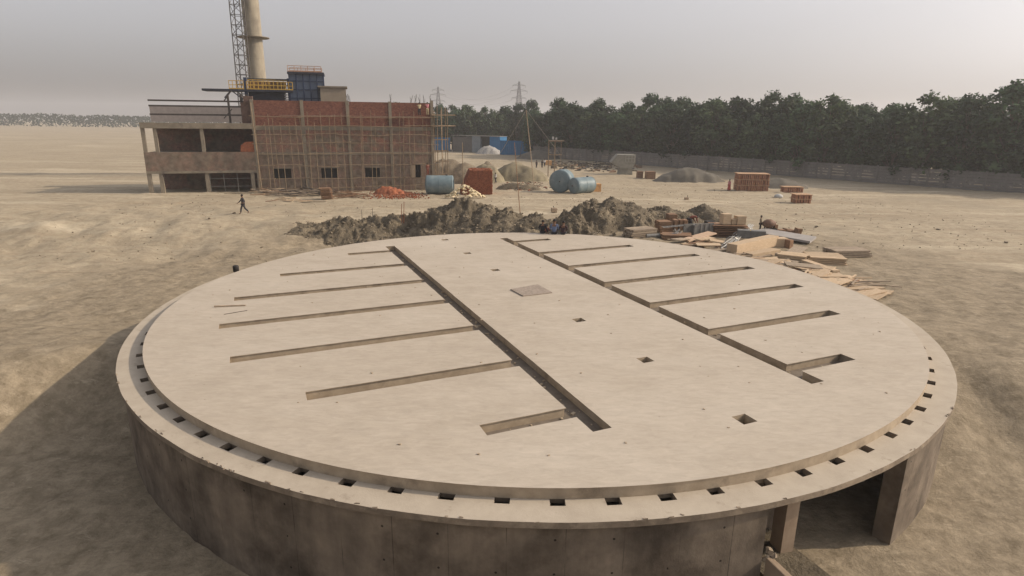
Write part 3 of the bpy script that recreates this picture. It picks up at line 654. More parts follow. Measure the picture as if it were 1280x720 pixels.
# ------------------------------------------------------------------ plant on the roof behind
D2 = 8.
plat = empty('steel_platform', A, BA); tag(plat, 'dark steel platform with yellow handrail above the brick building', 'platform')
xa, za = fp(262, 112, D2); xb, zb = fp(366, 112, D2); zdk = fp(330, 112, D2)[1]
mb = MB(); mb.b(xa - 1, xb, D2, D2 + 3.2, zdk - .28, zdk); mb.build('deck', M['navy_dark'], plat)
ztop = fp(330, 97, D2)[1]
mb = MB(); mb.b(fp(306, 100, D2)[0], fp(361, 100, D2)[0], D2 + 2.2, D2 + 3.0, ztop - .25, ztop); mb.build('canopy_beam', M['navy_dark'], plat)
def rail(x0, x1, y, zlow, hgt, mat, parent, n):
    for k in range(n + 1):
        x = x0 + (x1 - x0) * k / n; mb = MB(); mb.tube((x, y, zlow), (x, y, zlow + hgt), .045, n=5); mb.build('rail_post', mat, parent)
    mb = MB()
    for q in (.5, 1.): mb.tube((x0, y, zlow + hgt * q), (x1, y, zlow + hgt * q), .045, n=5)
    mb.b(x0, x1, y - .02, y + .02, zlow, zlow + .14); mb.build('handrail', mat, parent)
rx0 = fp(308, 105, D2)[0]; rail(rx0, xb, D2 + .05, zdk, fp(330, 102, D2)[1] - zdk, M['yellow'], plat, 12)
rail(rx0, xb, D2 + 1.6, zdk, fp(330, 100, D2)[1] - zdk + .1, M['yellow'], plat, 9)
rail(fp(286, 105, D2)[0], fp(304, 105, D2)[0], D2 + .05, zdk, 1.1, M['yellow'], plat, 4)
mb = MB(); mb.b(rx0, xb - 1, D2 + 2.0, D2 + 2.2, zdk, zdk + 1.2); mb.build('machinery_housing', mk('rusty_housing', (.22, .12, .05), (.08, .045, .03), 2.5, .7), plat)
xs0 = fp(303.5, 110, D2)[0]
for x in (xs0 + .3, fp(361, 110, D2)[0]): mb = MB(); mb.b(x - .2, x + .2, D2 + .4, D2 + .8, z_top - 4.5, ztop); mb.build('column', M['navy'], plat)
# dark boiler mass beneath the deck
mb = MB(); mb.b(fp(311, 120, D2 + 1)[0], fp(356, 120, D2 + 1)[0], D2 + 1, D2 + 3, z_top - 4.5, zdk - .3); mb.build('boiler_casing', M['navy_dark'], plat)
# braces left
mb = MB(); a1 = fp(280, 122, D2); a2 = fp(288, 113, D2); mb.tube((a1[0], D2 + .5, a1[1]), (a2[0], D2 + .5, a2[1]), .1)
a1 = fp(290, 114, D2); a2 = fp(303, 124, D2); mb.tube((a1[0], D2 + .5, a1[1]), (a2[0], D2 + .5, a2[1]), .08); mb.tube((a1[0] + .6, D2 + .5, a1[1]), (a2[0] + .6, D2 + .5, a2[1]), .05)
mb.build('brace', M['navy_dark'], plat)
# pale tubes seen beside the boiler
mb = MB()
for k in range(9): x = fp(356 + k % 3 * 2, 120, D2)[0]; z = fp(330, 124 - (k // 3) * 3, D2)[1]; mb.box((x, D2 + .6, z), (.16, .1, .22), ry=.5)
mb.build('pipe_stubs', M['silver'], plat)
# ribbed blue casing
casing = empty('ribbed_steel_casing', A, BA); tag(casing, 'tall blue ribbed steel casing with handrail on top behind the brick wall', 'casing')
cx0 = fp(360.5, 100, D2 + .0)[0]; cx1 = fp(404, 100, D2)[0]; cz1 = fp(382, 91.5, D2)[1]; cz0 = z_top - 4.5
mb = MB(); mb.b(cx0, cx1, D2 + .3, D2 + 4, cz0, cz1 - .15); mb.build('casing_body', mk('casing_paint', (.12, .155, .215), (.09, .12, .17), 1, .6), casing)
for k in range(6): x = cx0 + (cx1 - cx0) * (k + .02) / 5.04; mb = MB(); mb.b(x, x + .14, D2 + .1, D2 + .3, cz0, cz1 - .15); mb.build('vertical_rib', M['navy'], casing)
for k in range(4): z = cz1 - 1.1 - k * 1.15; mb = MB(); mb.b(cx0, cx1 + .1, D2 + .16, D2 + .3, z, z + .1); mb.build('cross_rib', M['navy'], casing)
mb = MB(); mb.b(cx0 - .1, cx1 + .15, D2 - .1, D2 + 4.1, cz1 - .15, cz1 + .15); mb.build('top_flange', M['navy_dark'], casing)
rail(cx0, cx1 - .2, D2 + .1, cz1 + .15, fp(382, 82.5, D2)[1] - cz1 - .15, M['pinkrail'], casing, 5)
rail(cx0, cx1 - .2, D2 + 3.6, cz1 + .15, fp(382, 82.5, D2)[1] - cz1 - .15, M['pinkrail'], casing, 4)
# tan rooftop room
rm = empty('rooftop_room', A, BA); tag(rm, 'plain tan rooftop room with thin roof slab right of the blue casing', 'rooftop room')
r0 = fp(404, 115, 6)[0]; r1 = fp(432.5, 115, 6)[0]; rz1 = fp(415, 109.5, 6)[1]
mb = MB(); mb.b(r0 - .4, r1, 6, 10, z_top - 1, rz1); mb.build('room_wall', M['beige'], rm)
mb = MB(); mb.b(r0 - .7, r1 + .2, 5.8, 10.2, rz1, rz1 + .2); mb.build('roof_slab', M['beam'], rm)

# ------------------------------------------------------------------ bamboo scaffolding on the facade
sc = empty('bamboo_scaffold', A, BA); tag(sc, 'bamboo scaffolding covering the front of the brick facade', 'scaffold')
ledz = [fp(430, y)[1] for y in (146, 157.5, 168, 179, 191, 206, 222, 233)]
npole = 28
for k in range(npole):
    x = X0 + .25 + (X1 - X0 - .3) * k / (npole - 1) + rnd.uniform(-.38, .38); zt_ = ledz[0] + rnd.uniform(-.2, .9) if rnd.random() < .75 else ledz[1] + .4
    mb = MB(); mb.tube((x, -1.05, -.6), (x + rnd.uniform(-.3, .3), -1.0, zt_), .04, .03, n=5); mb.build('pole', M['bamboo'], sc)
for z in ledz:
    x = X0 - .3
    while x < X1:
        w = rnd.uniform(5., 7.5); x2 = min(x + w, X1 + .7); mb = MB(); mb.tube((x, -.98, z + rnd.uniform(-.08, .08)), (x2, -1.08, z + rnd.uniform(-.2, .2)), .046, .038, n=5); mb.build('ledger', M['bamboo'], sc); x = x2 - .5
for k in range(36):
    x = X0 + rnd.uniform(.3, BL); z = rnd.choice(ledz[1:]); mb = MB(); mb.tube((x, -1.3, z + .05), (x, .0, z + .05), .035, n=5); mb.build('putlog', M['bamboo'], sc)
mb = MB(); mb.box(((X0 + X1) / 2 + 1.5, -.62, ledz[0] + .1), (X1 - X0 - 3.5, .4, .05)); mb.build('plank_walkway', M['greytimber'], sc)
x0, z0 = fp(313, 128, -1.3); x1, z1 = fp(328, 240, -1.3); mb = MB(); mb.tube((x0, -1.3, z0), (x1, -1.5, z1), .06, n=6); mb.build('raking_pole', M['bamboo'], sc)
# scaffold tower at the right end
s2 = empty('bamboo_scaffold', A, BA); tag(s2, 'narrow bamboo scaffold tower with plank platforms at the right end of the facade', 'scaffold')
ex0 = X1 + .5; ex1 = X1 + 1.9
zs = [fp(548, y)[1] for y in (143.5, 157, 174, 188, 201, 218)]
for (x, y) in ((ex0, -.9), (ex0 + .7, -.9), (ex1, -.9), (ex0, .9), (ex1, .9), (ex1 - .2, 2.4)):
    mb = MB(); mb.tube((x + .0, y, -.8), (x + rnd.uniform(-.1, .1), y, zs[0] + rnd.uniform(.5, 1.8)), .05, n=5); mb.build('pole', M['bamboo'], s2)
for k, z in enumerate(zs):
    for y in (-.9, .9): mb = MB(); mb.tube((X1 - .2, y, z - .08), (ex1 + (1.2 if k < 2 else .2), y, z - .05), .045, n=5); mb.build('ledger', M['bamboo'], s2)
for k in (0, 1): mb = MB(); mb.box((X1 + 1.5, 0, zs[k]), (3.2, 1.6, .06)); mb.build('plank_platform', M['timber'], s2)

# ------------------------------------------------------------------ chimney and hoist mast
dc = 112.
pc = ptd(321.5, 95, dc); rr = 10.3 * dc / F * .97 / 1.0
ch = empty('chimney', (pc.x, dc, -2.5)); tag(ch, 'tall round concrete chimney with ring platform rising behind the brick building', 'chimney')
mb = MB(); prof = [(rr * 1.0, -.5)] + [(rr * (1.0 - .0018 * z), float(z)) for z in range(0, 52, 2)]; mb.lathe(prof, 40); o = mb.build('shaft', M['chimney'], ch); autosmooth(o)
for z in range(2, 50, 2): mb = MB(); mb.lathe([(rr * (1 - .0018 * z) + .002, z), (rr * (1 - .0018 * z) + .022, z + .03), (rr * (1 - .0018 * z) + .002, z + .08)], 40); mb.build('lift_joint', M['chimney'], ch, smooth=True)
zr = ptd(317, 47.5, dc).z + 2.5
mb = MB(); mb.lathe([(rr * .95, 0), (2.6, .0), (2.62, .12), (rr * .95, .14)], 32); mb.build('ring_platform', M['beam'], ch, loc=(0, 0, zr)); 
hm = empty('hoist_mast', (0, 0, 0)); tag(hm, 'leaning steel lattice hoist mast beside the concrete chimney', 'lattice mast')
bot = ptd(304.5, 100, dc - 4); tp = ptd(295.2, -2, dc - 4); dv = (tp - bot) / (tp.z - bot.z)
bot = bot + dv * (-2.5 - bot.z); hm.location = bot; hw = .85
def mast(parent, dv, hgt, hw, mat, step=1.55, r=.06):
    cs = [Vector((sx * hw, sy * hw, 0)) for sx, sy in ((-1, -1), (1, -1), (1, 1), (-1, 1))]
    for c in cs: mb = MB(); mb.tube(c, c + dv * hgt, r * 1.4, n=5); mb.build('mast_leg', mat, parent)
    k = 0; mb = MB()
    while k * step < hgt - step:
        a, b = dv * (k * step), dv * ((k + 1) * step)
        for i in range(4):
            p, q = cs[i], cs[(i + 1) % 4]; mb.tube(p + a, q + a, r * .8, n=4)
            mb.tube((p if k % 2 else q) + a, (q if k % 2 else p) + b, r * .8, n=4)
        k += 1
    mb.build('lacing', mat, parent)
mast(hm, dv, 46, hw, M['lattice'])

# ------------------------------------------------------------------ pylons and wires
def pylon(px, py, dist, label):
    t = ptd(px, py, dist); h = t.z + 2.5; e = empty('power_pylon', (t.x, dist, -2.5), .35); tag(e, label, 'pylon')
    def w(z): return 3.6 * (1 - z / h) ** 1.15 + .35
    mb = MB(); zs_ = [h * (1 - (1 - k / 12) ** 1.0) for k in range(13)]
    for a, b in zip(zs_, zs_[1:]):
        for i in range(4):
            s = [(-1, -1), (1, -1), (1, 1), (-1, 1)]; p, q = s[i], s[(i + 1) % 4]
            P = lambda c, z: (c[0] * w(z), c[1] * w(z), z)
            mb.tube(P(p, a), P(p, b), .17, n=4); mb.tube(P(p, a), P(q, b), .11, n=4); mb.tube(P(q, a), P(p, b), .11, n=4); mb.tube(P(p, b), P(q, b), .1, n=4)
    mb.build('tower_body', M['pylonm'], e)
    tips = []
    for z, l in ((h * .70, 5.2), (h * .83, 6.0), (h * .93, 4.6)):
        for s in (-1, 1):
            mb = MB(); mb.tube((0, 0, z), (s * l, 0, z), .14, n=4); mb.tube((0, 0, z + 1.3), (s * l, 0, z), .12, n=4)
            mb.tube((s * l, 0, z), (s * l, 0, z - 1.3), .1, n=4); mb.build('cross_arm', M['pylonm'], e)
            tips.append(Matrix.Rotation(.35, 3, 'Z') @ Vector((s * l, 0, z - 1.3)) + Vector((t.x, dist, -2.5)))
    return tips
t1 = pylon(649, 102, 430, 'larger steel lattice pylon standing behind the trees')
t2 = pylon(547.5, 108.5, 480, 'smaller steel lattice pylon seen beside the scaffold end')
t3 = [v + Vector((-330, 60, 0)) for v in t2]; t4 = [v + Vector((330, -60, 1)) for v in t1]
def wires(Ta, Tb, n=10):
    for a, b in zip(Ta, Tb):
        mb = MB(); pts = [a.lerp(b, i / n) - Vector((0, 0, 4 * (i / n) * (1 - i / n) * 7)) for i in range(n + 1)]
        o = a.copy(); pts = [p - o for p in pts]
        for p, q in zip(pts, pts[1:]): mb.tube(p, q, .035, n=3, cap=False)
        w_ = mb.build('power_line', M['pylonm'], loc=o); tag(w_, 'thin sagging overhead wire strung between the two lattice pylons', 'power line', 'overhead wires at the pylons')
wires(t1, t2)

# ------------------------------------------------------------------ boundary wall, blue sheeting, shed
W0 = gpt(667, 196.); W1 = gpt(1000, 221.5); dW = (W1 - W0); dW.z = 0; LW = dW.length; dWn = dW.normalized(); LT = LW + 46
bw = empty('boundary_wall', (W0.x, W0.y, -2.5), atan2(dWn.y, dWn.x)); tag(bw, 'long grey precast concrete boundary wall in front of the trees', 'wall')
npan = int(LT / 2.6); HWL = 3.05
for k in range(npan + 1):
    mb = MB(); mb.box((k * 2.6, 0, HWL / 2), (.24, .34, HWL + .12)); mb.build('post', M['panel'], bw)
mb = MB()
for k in range(npan):
    for q in range(6):
        z0 = q * .5; mb.box((k * 2.6 + 1.3, rnd.uniform(-.012, .012), z0 + .25), (2.38, .09, .455))
pn = mb.build('panels', M['panel'], bw)
def sheet_fence(px0, px1, py0, py1, pyt, label, mat):
    a = gpt(px0, py0); b = gpt(px1, py1); d = b - a; L_ = hypot(d.x, d.y); h = ptd(px0, pyt, a.y).z + 2.5
    e = empty('sheet_fence', (a.x, a.y, -2.5), atan2(d.y, d.x)); tag(e, label, 'fence')
    mb = MB(); n = int(L_ / .3)
    vs = []; fs = []
    for i in range(n + 1):
        x = L_ * i / n; y = .05 * (i % 2)
        vs += [(x, y, 0), (x, y, h)]
    mb.add(vs, [(2 * i, 2 * i + 2, 2 * i + 3, 2 * i + 1) for i in range(n)]); o = mb.build('corrugated_sheet', mat, e)
    so = o.modifiers.new('s', 'SOLIDIFY'); so.thickness = .02
    mb = MB()
    for i in range(int(L_ / 3) + 1): mb.box((i * 3, .12, h / 2), (.1, .1, h + .1))
    mb.build('fence_posts', M['darksteel'], e); return e
sheet_fence(625, 668, 193.3, 194.3, 175.5, 'bright blue corrugated sheet fence in front of the trees', M['blue_sheet'])
sheet_fence(520, 563, 188, 188.5, 171.5, 'blue corrugated sheet fence right behind the end scaffold', M['blue_sheet'])
# shed
a = gpt(566, 189.5); b = gpt(625, 192); d = b - a; L_ = hypot(d.x, d.y); hh = 19 * a.y / F
sh = empty('site_shed', (a.x, a.y, -2.5), atan2(d.y, d.x)); tag(sh, 'site shed with blue end and dark doorway beside the gravel pile', 'shed')
mb = MB(); mb.b(0, L_ * .42, 0, 4, 0, hh - .4); mb.build('shed_wall', mk('dull_sheet', (.13, .12, .11), (.09, .085, .08), 1), sh)
mb = MB(); mb.b(L_ * .42, L_ * .60, -.05, 4, 0, hh); mb.build('shed_wall', mk('grey_sheet', (.22, .25, .28), (.16, .19, .21), 1), sh)
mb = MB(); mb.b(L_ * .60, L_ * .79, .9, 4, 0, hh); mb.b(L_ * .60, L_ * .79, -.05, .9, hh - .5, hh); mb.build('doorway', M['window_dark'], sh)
mb = MB(); mb.b(L_ * .79, L_ * 1.0, -.05, 4, 0, hh); mb.build('shed_wall', M['blue_sheet'], sh)
mb = MB(); mb.b(-.3, L_ * 1.0 + .1, -.3, 4.2, hh + .001, hh + .12); mb.build('shed_roof', M['greysteel'], sh)

# ------------------------------------------------------------------ trees
def make_tree(idx, h, spread, mat):
    R = random.Random(100 + idx); e = empty('tree')
    tk = MB(); hb = h * R.uniform(.10, .27); pts = [Vector((0, 0, -.3))]
    for k in range(1, 5): pts.append(Vector((R.uniform(-.2, .2) * k / 2, R.uniform(-.2, .2) * k / 2, h * .17 * k)))
    for k in range(4): tk.tube(pts[k], pts[k + 1], .24 - .045 * k, .24 - .045 * (k + 1), n=7)
    lf = MB(); clumps = []
    nl = R.randint(24, 28)
    for i in range(nl):
        t = (i + .5) / nl; zc = hb + (h - hb) * (t ** .85); env = spread * (max(0, 1 - abs(2 * t - .95) ** 3.2) ** .6) * R.uniform(.6, 1.08)
        a = i * 2.4 + R.uniform(-.5, .5); c = Vector((env * .72 * cos(a), env * .72 * sin(a), zc - .5)); r = R.uniform(1.1, 1.95) * (1.05 - .22 * t)
        tr = pts[min(4, max(1, int(t * 4)))]; tk.tube(Vector((tr.x, tr.y, min(tr.z, c.z - .3))), c, .09, .03, n=5); clumps.append((c, r))
    for _ in range(4): clumps.append((Vector((R.uniform(-.9, .9), R.uniform(-.9, .9), h * R.uniform(.5, .95))), R.uniform(.9, 1.4)))
    for c, r in clumps:
        n = int(62 * r * r)
        for _ in range(n):
            d = Vector((R.gauss(0, 1), R.gauss(0, 1), R.gauss(0, 1))).normalized(); q = r * (R.random() ** .45) * R.choice((1, 1, 1, 1.25)); p = c + Vector((d.x * q, d.y * q, d.z * q * .75))
            s = R.uniform(.2, .46); u = Vector((R.gauss(0, 1), R.gauss(0, 1), R.gauss(0, .6))).normalized(); w = u.cross(d + Vector((R.uniform(-.5, .5), R.uniform(-.5, .5), .5))).normalized()
            k = len(lf.v); lf.v += [tuple(p - u * s), tuple(p + w * s * .6), tuple(p + u * s), tuple(p - w * s * .6)]; lf.f.append((k, k + 1, k + 2, k + 3)); lf.mi.append(0)
    me = bpy.data.meshes.new('crown'); me.from_pydata(lf.v, [], lf.f); me.materials.append(mat)
    o = link(bpy.data.objects.new('crown', me), e); tk.build('trunk', M['bark'], e, smooth=True)
    return e
protos = [make_tree(i, h, s, m) for i, (h, s, m) in enumerate([(14.5, 4.3, M['leaf']), (13.8, 4.7, M['leaf2']), (15.2, 4.1, M['leaf']), (13.2, 4.5, M['leaf']), (14.4, 4.9, M['leaf2']), (13.6, 4.0, M['leaf'])])]
nW = Vector((-dWn.y, dWn.x, 0))
if nW.dot(Vector((0, 1, 0))) < 0: nW = -nW
ntree = 0; used = set()
def put_tree(x, y, sc_, label, group):
    global ntree
    i = rnd.randrange(6); i = i if ntree >= 6 else ntree
    t = protos[i] if i not in used else copy_tree(protos[i]); used.add(i); ntree += 1
    t.location = (x, y, terrain_z(x, y)); t.rotation_euler = (0, 0, rnd.uniform(0, 6.28)); s = sc_ * rnd.uniform(.82, 1.13); t.scale = (s * rnd.uniform(.95, 1.15), s * rnd.uniform(.95, 1.15), s)
    tag(t, label, 'tree', group)
k = 0
for row, off in enumerate((2.6, 7., 12)):
    s_ = -3. + row * 1.3
    while s_ < LT + 2:
        p = W0 + dWn * s_ + nW * (off + rnd.uniform(-1.1, 1.1)); put_tree(p.x, p.y, 1.0 if p.y < 150 else .98, 'leafy dark tree in the row right behind the boundary wall' if row == 0 else 'dark tree deeper in the wood behind the boundary wall', 'trees behind the boundary wall' if row == 0 else 'trees deeper in the wood')
        s_ += rnd.uniform(3.9, 5.6) if row else rnd.uniform(4.2, 6.2)
for row, off in enumerate((0, 6)):
    x = 6.
    while x > -46:
        put_tree(x + rnd.uniform(-1, 1), 207 + off + rnd.uniform(-2, 2) + (6 - x) * .12, .98, 'dark tree behind the blue sheet fences', 'trees behind the blue fences'); x -= rnd.uniform(4., 5.8)
# distant wood as one mass
fw = MB(); R = random.Random(5)
for i in range(26000):
    x = R.uniform(-760, 760); y = 560 + R.uniform(0, 50) + .1 * abs(x); hmax = 11 + 4 * fbm(x * .02, 0, 3, 4); z = -2.5 + hmax * R.random() ** .7; s = R.uniform(.5, 1.3)
    u = Vector((R.gauss(0, 1), R.gauss(0, .4), R.gauss(0, 1))).normalized(); w = u.cross(Vector((R.uniform(-.4, .4), -1, R.uniform(-.3, .5)))).normalized(); p = Vector((x, y, z)); k = len(fw.v)
    fw.v += [tuple(p - u * s), tuple(p + w * s * .8), tuple(p + u * s), tuple(p - w * s * .8)]; fw.f.append((k, k + 1, k + 2, k + 3)); fw.mi.append(0)
tag(fw.build('far_wood', M['leaf']), 'faint far off tree line on the hazy horizon', 'woodland', kind='stuff')
# bushes at the wall foot
def bush(px, py, r, label, dist=None):
    p = gpt(px, py); R = random.Random(int(px)); mb = MB()
    for _ in range(int(420 * r)):
        d = Vector((R.gauss(0, 1), R.gauss(0, 1), abs(R.gauss(0, .8)))).normalized() * r * R.random() ** .5; s = R.uniform(.06, .16)
        u = Vector((R.gauss(0, 1), R.gauss(0, 1), R.gauss(0, 1))).normalized(); w = u.orthogonal().normalized(); k = len(mb.v); c = d + Vector((0, 0, .05))
        mb.v += [tuple(c - u * s), tuple(c + w * s * .6), tuple(c + u * s), tuple(c - w * s * .6)]; mb.f.append((k, k + 1, k + 2, k + 3)); mb.mi.append(0)
    o = mb.build('bush', M['leaf2'], loc=p); tag(o, label, 'bush')

# ------------------------------------------------------------------ blue tanks
def htank(px0, px1, pyb, pyt, dist, rz, label, length=None, name='storage_tank', dom=.25):
    p = ptd((px0 + px1) / 2, pyb, dist); r = (pyb - pyt) * dist / F / 2 / 1.0; L_ = length or (px1 - px0) * dist / F
    e = empty(name, (p.x, dist, gz(dist)), rz); tag(e, label, 'tank')
    prof = [(.02, -dom)] + [(r * sin(pi / 2 * k / 7), -dom * cos(pi / 2 * k / 7)) for k in range(1, 7)] + [(r, 0)] + [(r, L_ * k / 6) for k in range(1, 7)] + [(r * cos(pi / 2 * k / 7), L_ + dom * sin(pi / 2 * k / 7)) for k in range(1, 7)] + [(.02, L_ + dom)]
    mb = MB(); mb.lathe(prof, 36, 'X', org=(-L_ / 2, 0, r)); o = mb.build('shell', M['bluepaint'], e); autosmooth(o)
    for x in (-L_ / 2 + .05, L_ / 2 - .05, 0): mb = MB(); mb.lathe([(r + .002, x - .03), (r + .018, x - .02), (r + .018, x + .02), (r + .002, x + .03)], 36, 'X', org=(0, 0, r)); mb.build('weld_band', M['bluepaint'], e, smooth=True)
    mb = MB(); mb.tube((L_ * .28, 0, 2 * r - .03), (L_ * .28, 0, 2 * r + .14), .16, n=14); mb.build('nozzle', M['darksteel'], e)
    mb = MB(); mb.tube((-L_ / 2 - dom - .05, 0, r), (-L_ / 2 - dom * .9, 0, r), .10, n=10); mb.build('end_flange', M['darksteel'], e)
    return e, r
htank(531, 569, 243, 220, 79.5, radians(4), 'grey-blue horizontal cylindrical tank lying by the corner of the brick building', length=3.3)
htank(698, 706, 240.5, 213.2, 85, radians(72), 'larger round blue tank seen end-on beside a smaller blue tank', length=2.3)
htank(714, 741, 241, 221.5, 83.2, radians(38), 'smaller horizontal blue tank with pale sunlit side left of the orange crate', length=3.2)
# a pile of dark debris on the small tank is left as dirt; wooden case
def boxthing(name, px, pyb, wpx, hpx, mat, label, cat, dist=None, depth=None, rz=0., batten=True, group=None, extra=None):
    p = gpt(px, pyb) if dist is None else ptd(px, pyb, dist); w = wpx * p.y / F; h = hpx * p.y / F; d = depth or w
    e = empty(name, (p.x, p.y + d / 2, p.z), rz); tag(e, label, cat, group)
    mb = MB(); mb.b(-w / 2, w / 2, -d / 2, d / 2, 0, h); mb.build('crate_body', mat, e, bevel=.02)
    if batten:
        mb = MB()
        for x in (-w / 2 + .06, w / 2 - .06): mb.b(x - .05, x + .05, -d / 2 - .035, -d / 2 - .002, .0, h)
        for z in (.06, h - .06): mb.b(-w / 2 + .112, w / 2 - .112, -d / 2 - .035, -d / 2 - .002, z - .05, z + .05)
        mb.build('battens', mat, e)
    return e, w, d, h
boxthing('wooden_crate', 745.5, 239.6, 10, 9.5, M['orangebox'], 'orange wooden crate with dark machine on top, right of the small blue tank', 'crate', rz=.2)
boxthing('wooden_crate', 685.5, 206.5, 8, 5.2, M['orangebox'], 'pale orange crate beside two standing workers near the boundary wall', 'crate')
boxthing('wooden_crate', 800, 223, 7, 8.5, M['oldtimber'], 'small brown crate right of the grey hopper', 'crate')
boxthing('wooden_crate', 813.5, 224, 11, 9, M['oldtimber'], 'wider reddish brown crate left of the grey sand pile', 'crate')
e = boxthing('engine_block', 739.5, 228.5, 5, 3.6, M['darkthing'], 'dark machine lump resting against the orange crate', 'machine', dist=84.5, batten=False)
# concrete block with rod on the open ground
p = gpt(692.5, 265); e = empty('concrete_block', p, .15); tag(e, 'lone pale concrete block with a short rod, on the sand behind the seated people', 'concrete block')
mb = MB(); mb.b(-.27, .27, -.25, .25, 0, .4); mb.build('block', M['palepost'], e, bevel=.02); mb = MB(); mb.tube((.0, 0, .38), (-.08, 0, .62), .03); mb.build('rod', M['darksteel'], e)
p = gpt(858, 249.5); e = empty('concrete_block', p, .1); tag(e, 'small concrete block with upright rod on open ground above the small dirt pile', 'concrete block')
mb = MB(); mb.b(-.22, .22, -.2, .2, 0, .28); mb.build('block', M['palepost'], e, bevel=.02); mb = MB(); mb.tube((.1, 0, .26), (.12, 0, .55), .035); mb.build('rod', M['darksteel'], e)

# ------------------------------------------------------------------ brick stacks
def brick_stack(px0, px1, pyb, pyt, label, depth, rz=0., rag=.12, mat='brick_stack', name='brick_stack', slope=False, ply=False, dist=None):
    p = gpt((px0 + px1) / 2, pyb) if dist is None else ptd((px0 + px1) / 2, pyb, dist); w = (px1 - px0) * p.y / F; h = (pyb - pyt) * p.y / F
    e = empty(name, (p.x, p.y + depth / 2, p.z - .05), rz); tag(e, label, 'brick stack')
    mb = MB(); nz_ = max(2, int(h / .085)); bw_ = .24; nx_ = max(2, int(w / bw_))
    # rows of bricks on the visible skin with ragged joints, solid core behind
    core = .15; mb2 = MB()
    if slope: mb2.prism([(-w / 2 + core, 0), (w / 2 - core, 0), (w / 2 - core, h - .1), (-w / 2 + w * .3 + core, h - .1), (-w / 2 + core, h * .2)], -depth / 2 + core, depth / 2 - core)
    else: mb2.b(-w / 2 + core, w / 2 - core, -depth / 2 + core, depth / 2 - core, 0, h - .1)
    mb2.build('brick_core', M[mat], e)
    for k in range(nz_):
        z = (k + .5) * h / nz_; t = k / nz_; xl = -w / 2 + (w * .3 * max(0, (t - .15)) / .85 if slope else 0)
        n = int((w / 2 - xl) / .12)
        for i in range(n):
            if rnd.random() < .12: continue
            x = xl + (i + .5) * (w / 2 - xl) / n; mb.box((x, -depth / 2 + .12 + rnd.uniform(-.03, .035), z), (.10, .22, h / nz_ * .86), rnd.uniform(-.06, .06))
            if k == nz_ - 1:
                for j in range(1, int(depth / .24)):
                    if rnd.random() < .85: mb.box((x, -depth / 2 + .12 + j * .24, z + rnd.choice((0, 0, 0, .08)) * 1), (.11, .22, h / nz_), rnd.uniform(-.06, .06))
        for j in range(int(depth / .24)):
            for sx in (xl + .06, w / 2 - .06): mb.box((sx + rnd.uniform(-.03, .03), -depth / 2 + .36 + j * .235, z), (.2, .11 * 2, h / nz_ * .93), rnd.uniform(-.05, .05))
    b = mb.build('bricks', M['redbrick'], e); b['kind'] = 'stuff'
    return e, w, h
brick_stack(575, 613, 243.5, 213, 'big square stack of bright red bricks beside the blue tank', 3.6, radians(8), slope=True)
def tiered(px0, px1, pyb, pyt, tiers, label, depth, rz=0., n=None):
    p = gpt((px0 + px1) / 2, pyb); w = (px1 - px0) * p.y / F; h = (pyb - pyt) * p.y / F; n = n or int(w / .28); th = h / tiers
    e = empty('brick_stack', (p.x, p.y + depth / 2, p.z), rz); tag(e, label, 'brick stack')
    mb = MB()
    for t in range(tiers):
        for i in range(n):
            x = -w / 2 + (i + .5) * w / n
            for j in range(int(depth / .3)):
                y = -depth / 2 + .15 + j * .3
                if rnd.random() < .97: mb.box((x + rnd.uniform(-.04, .04), y, t * th + th * .45), (w / n * rnd.uniform(.5, .72), .24, th * .84), rnd.uniform(-.12, .12), 0, rnd.uniform(-.08, .08))
    b = mb.build('bricks', mk('soft_brick', (.44, .235, .135), (.25, .11, .065), 3, .9, rnd_amt=.1), e); b['kind'] = 'stuff'
    for t in range(tiers): mb = MB(); mb.b(-w / 2 - .04, w / 2 + .04, -depth / 2 - .04, depth / 2, (t + 1) * th - .06, (t + 1) * th + .015); mb.build('plank_layer', mk('tan_plank', (.46, .30, .18), (.36, .22, .13), 3), e)
    return e
tiered(923, 961, 239, 218, 3, 'long stack of red bricks in three tiers beside the woman in pink', 2.6, radians(-6))
tiered(980, 1004, 241, 234, 1, 'low row of red bricks right of the three tier stack', 1.6)
tiered(994, 1014, 254.5, 243.5, 2, 'short two tier red brick stack at the right edge of the yard', 1.6)

# ------------------------------------------------------------------ rubble of bricks, sacks, boards
heap('brick_rubble', [(488, 232.5, 78.5, 2.6, 1.5), (470, 241, 78, 2., 1.1), (508, 240, 78.5, 2.4, 1.)], M['redbrick'], res=.12, rough=.22, seed=31., label='loose heap of broken red bricks at the foot of the facade', cat='rubble heap')
mb = MB(); o0 = gpt(495, 247)
for k in range(420):
    q = gpt(rnd.triangular(448, 537, 505), rnd.triangular(239.5, 250, 246)); d = q - o0; s = rnd.uniform(.09, .24); mb.box((d.x, d.y, d.z + s * .2 + rnd.uniform(0, .1)), (s, s * .55, s * .5), rnd.uniform(0, 3), rnd.uniform(-.6, .6), rnd.uniform(-.6, .6))
tag(mb.build('scattered_bricks', M['redbrick'], loc=o0), 'scattered red and pale brick bits on the ground before the rubble heap', 'rubble', kind='stuff')
# reddish dust on the ground is part of the heap's toe: thin flat mound
heap('brick_dust', [(478, 246.5, 76, 4.2, 1.0), (508, 246.5, 76.5, 3.4, 1.)], mk('brick_dust', (.46, .24, .14), (.38, .22, .14), 2, .95, .5, 8), res=.25, rough=.05, seed=33., label='thin spread of orange brick dust on the sand below the rubble', cat='brick dust')
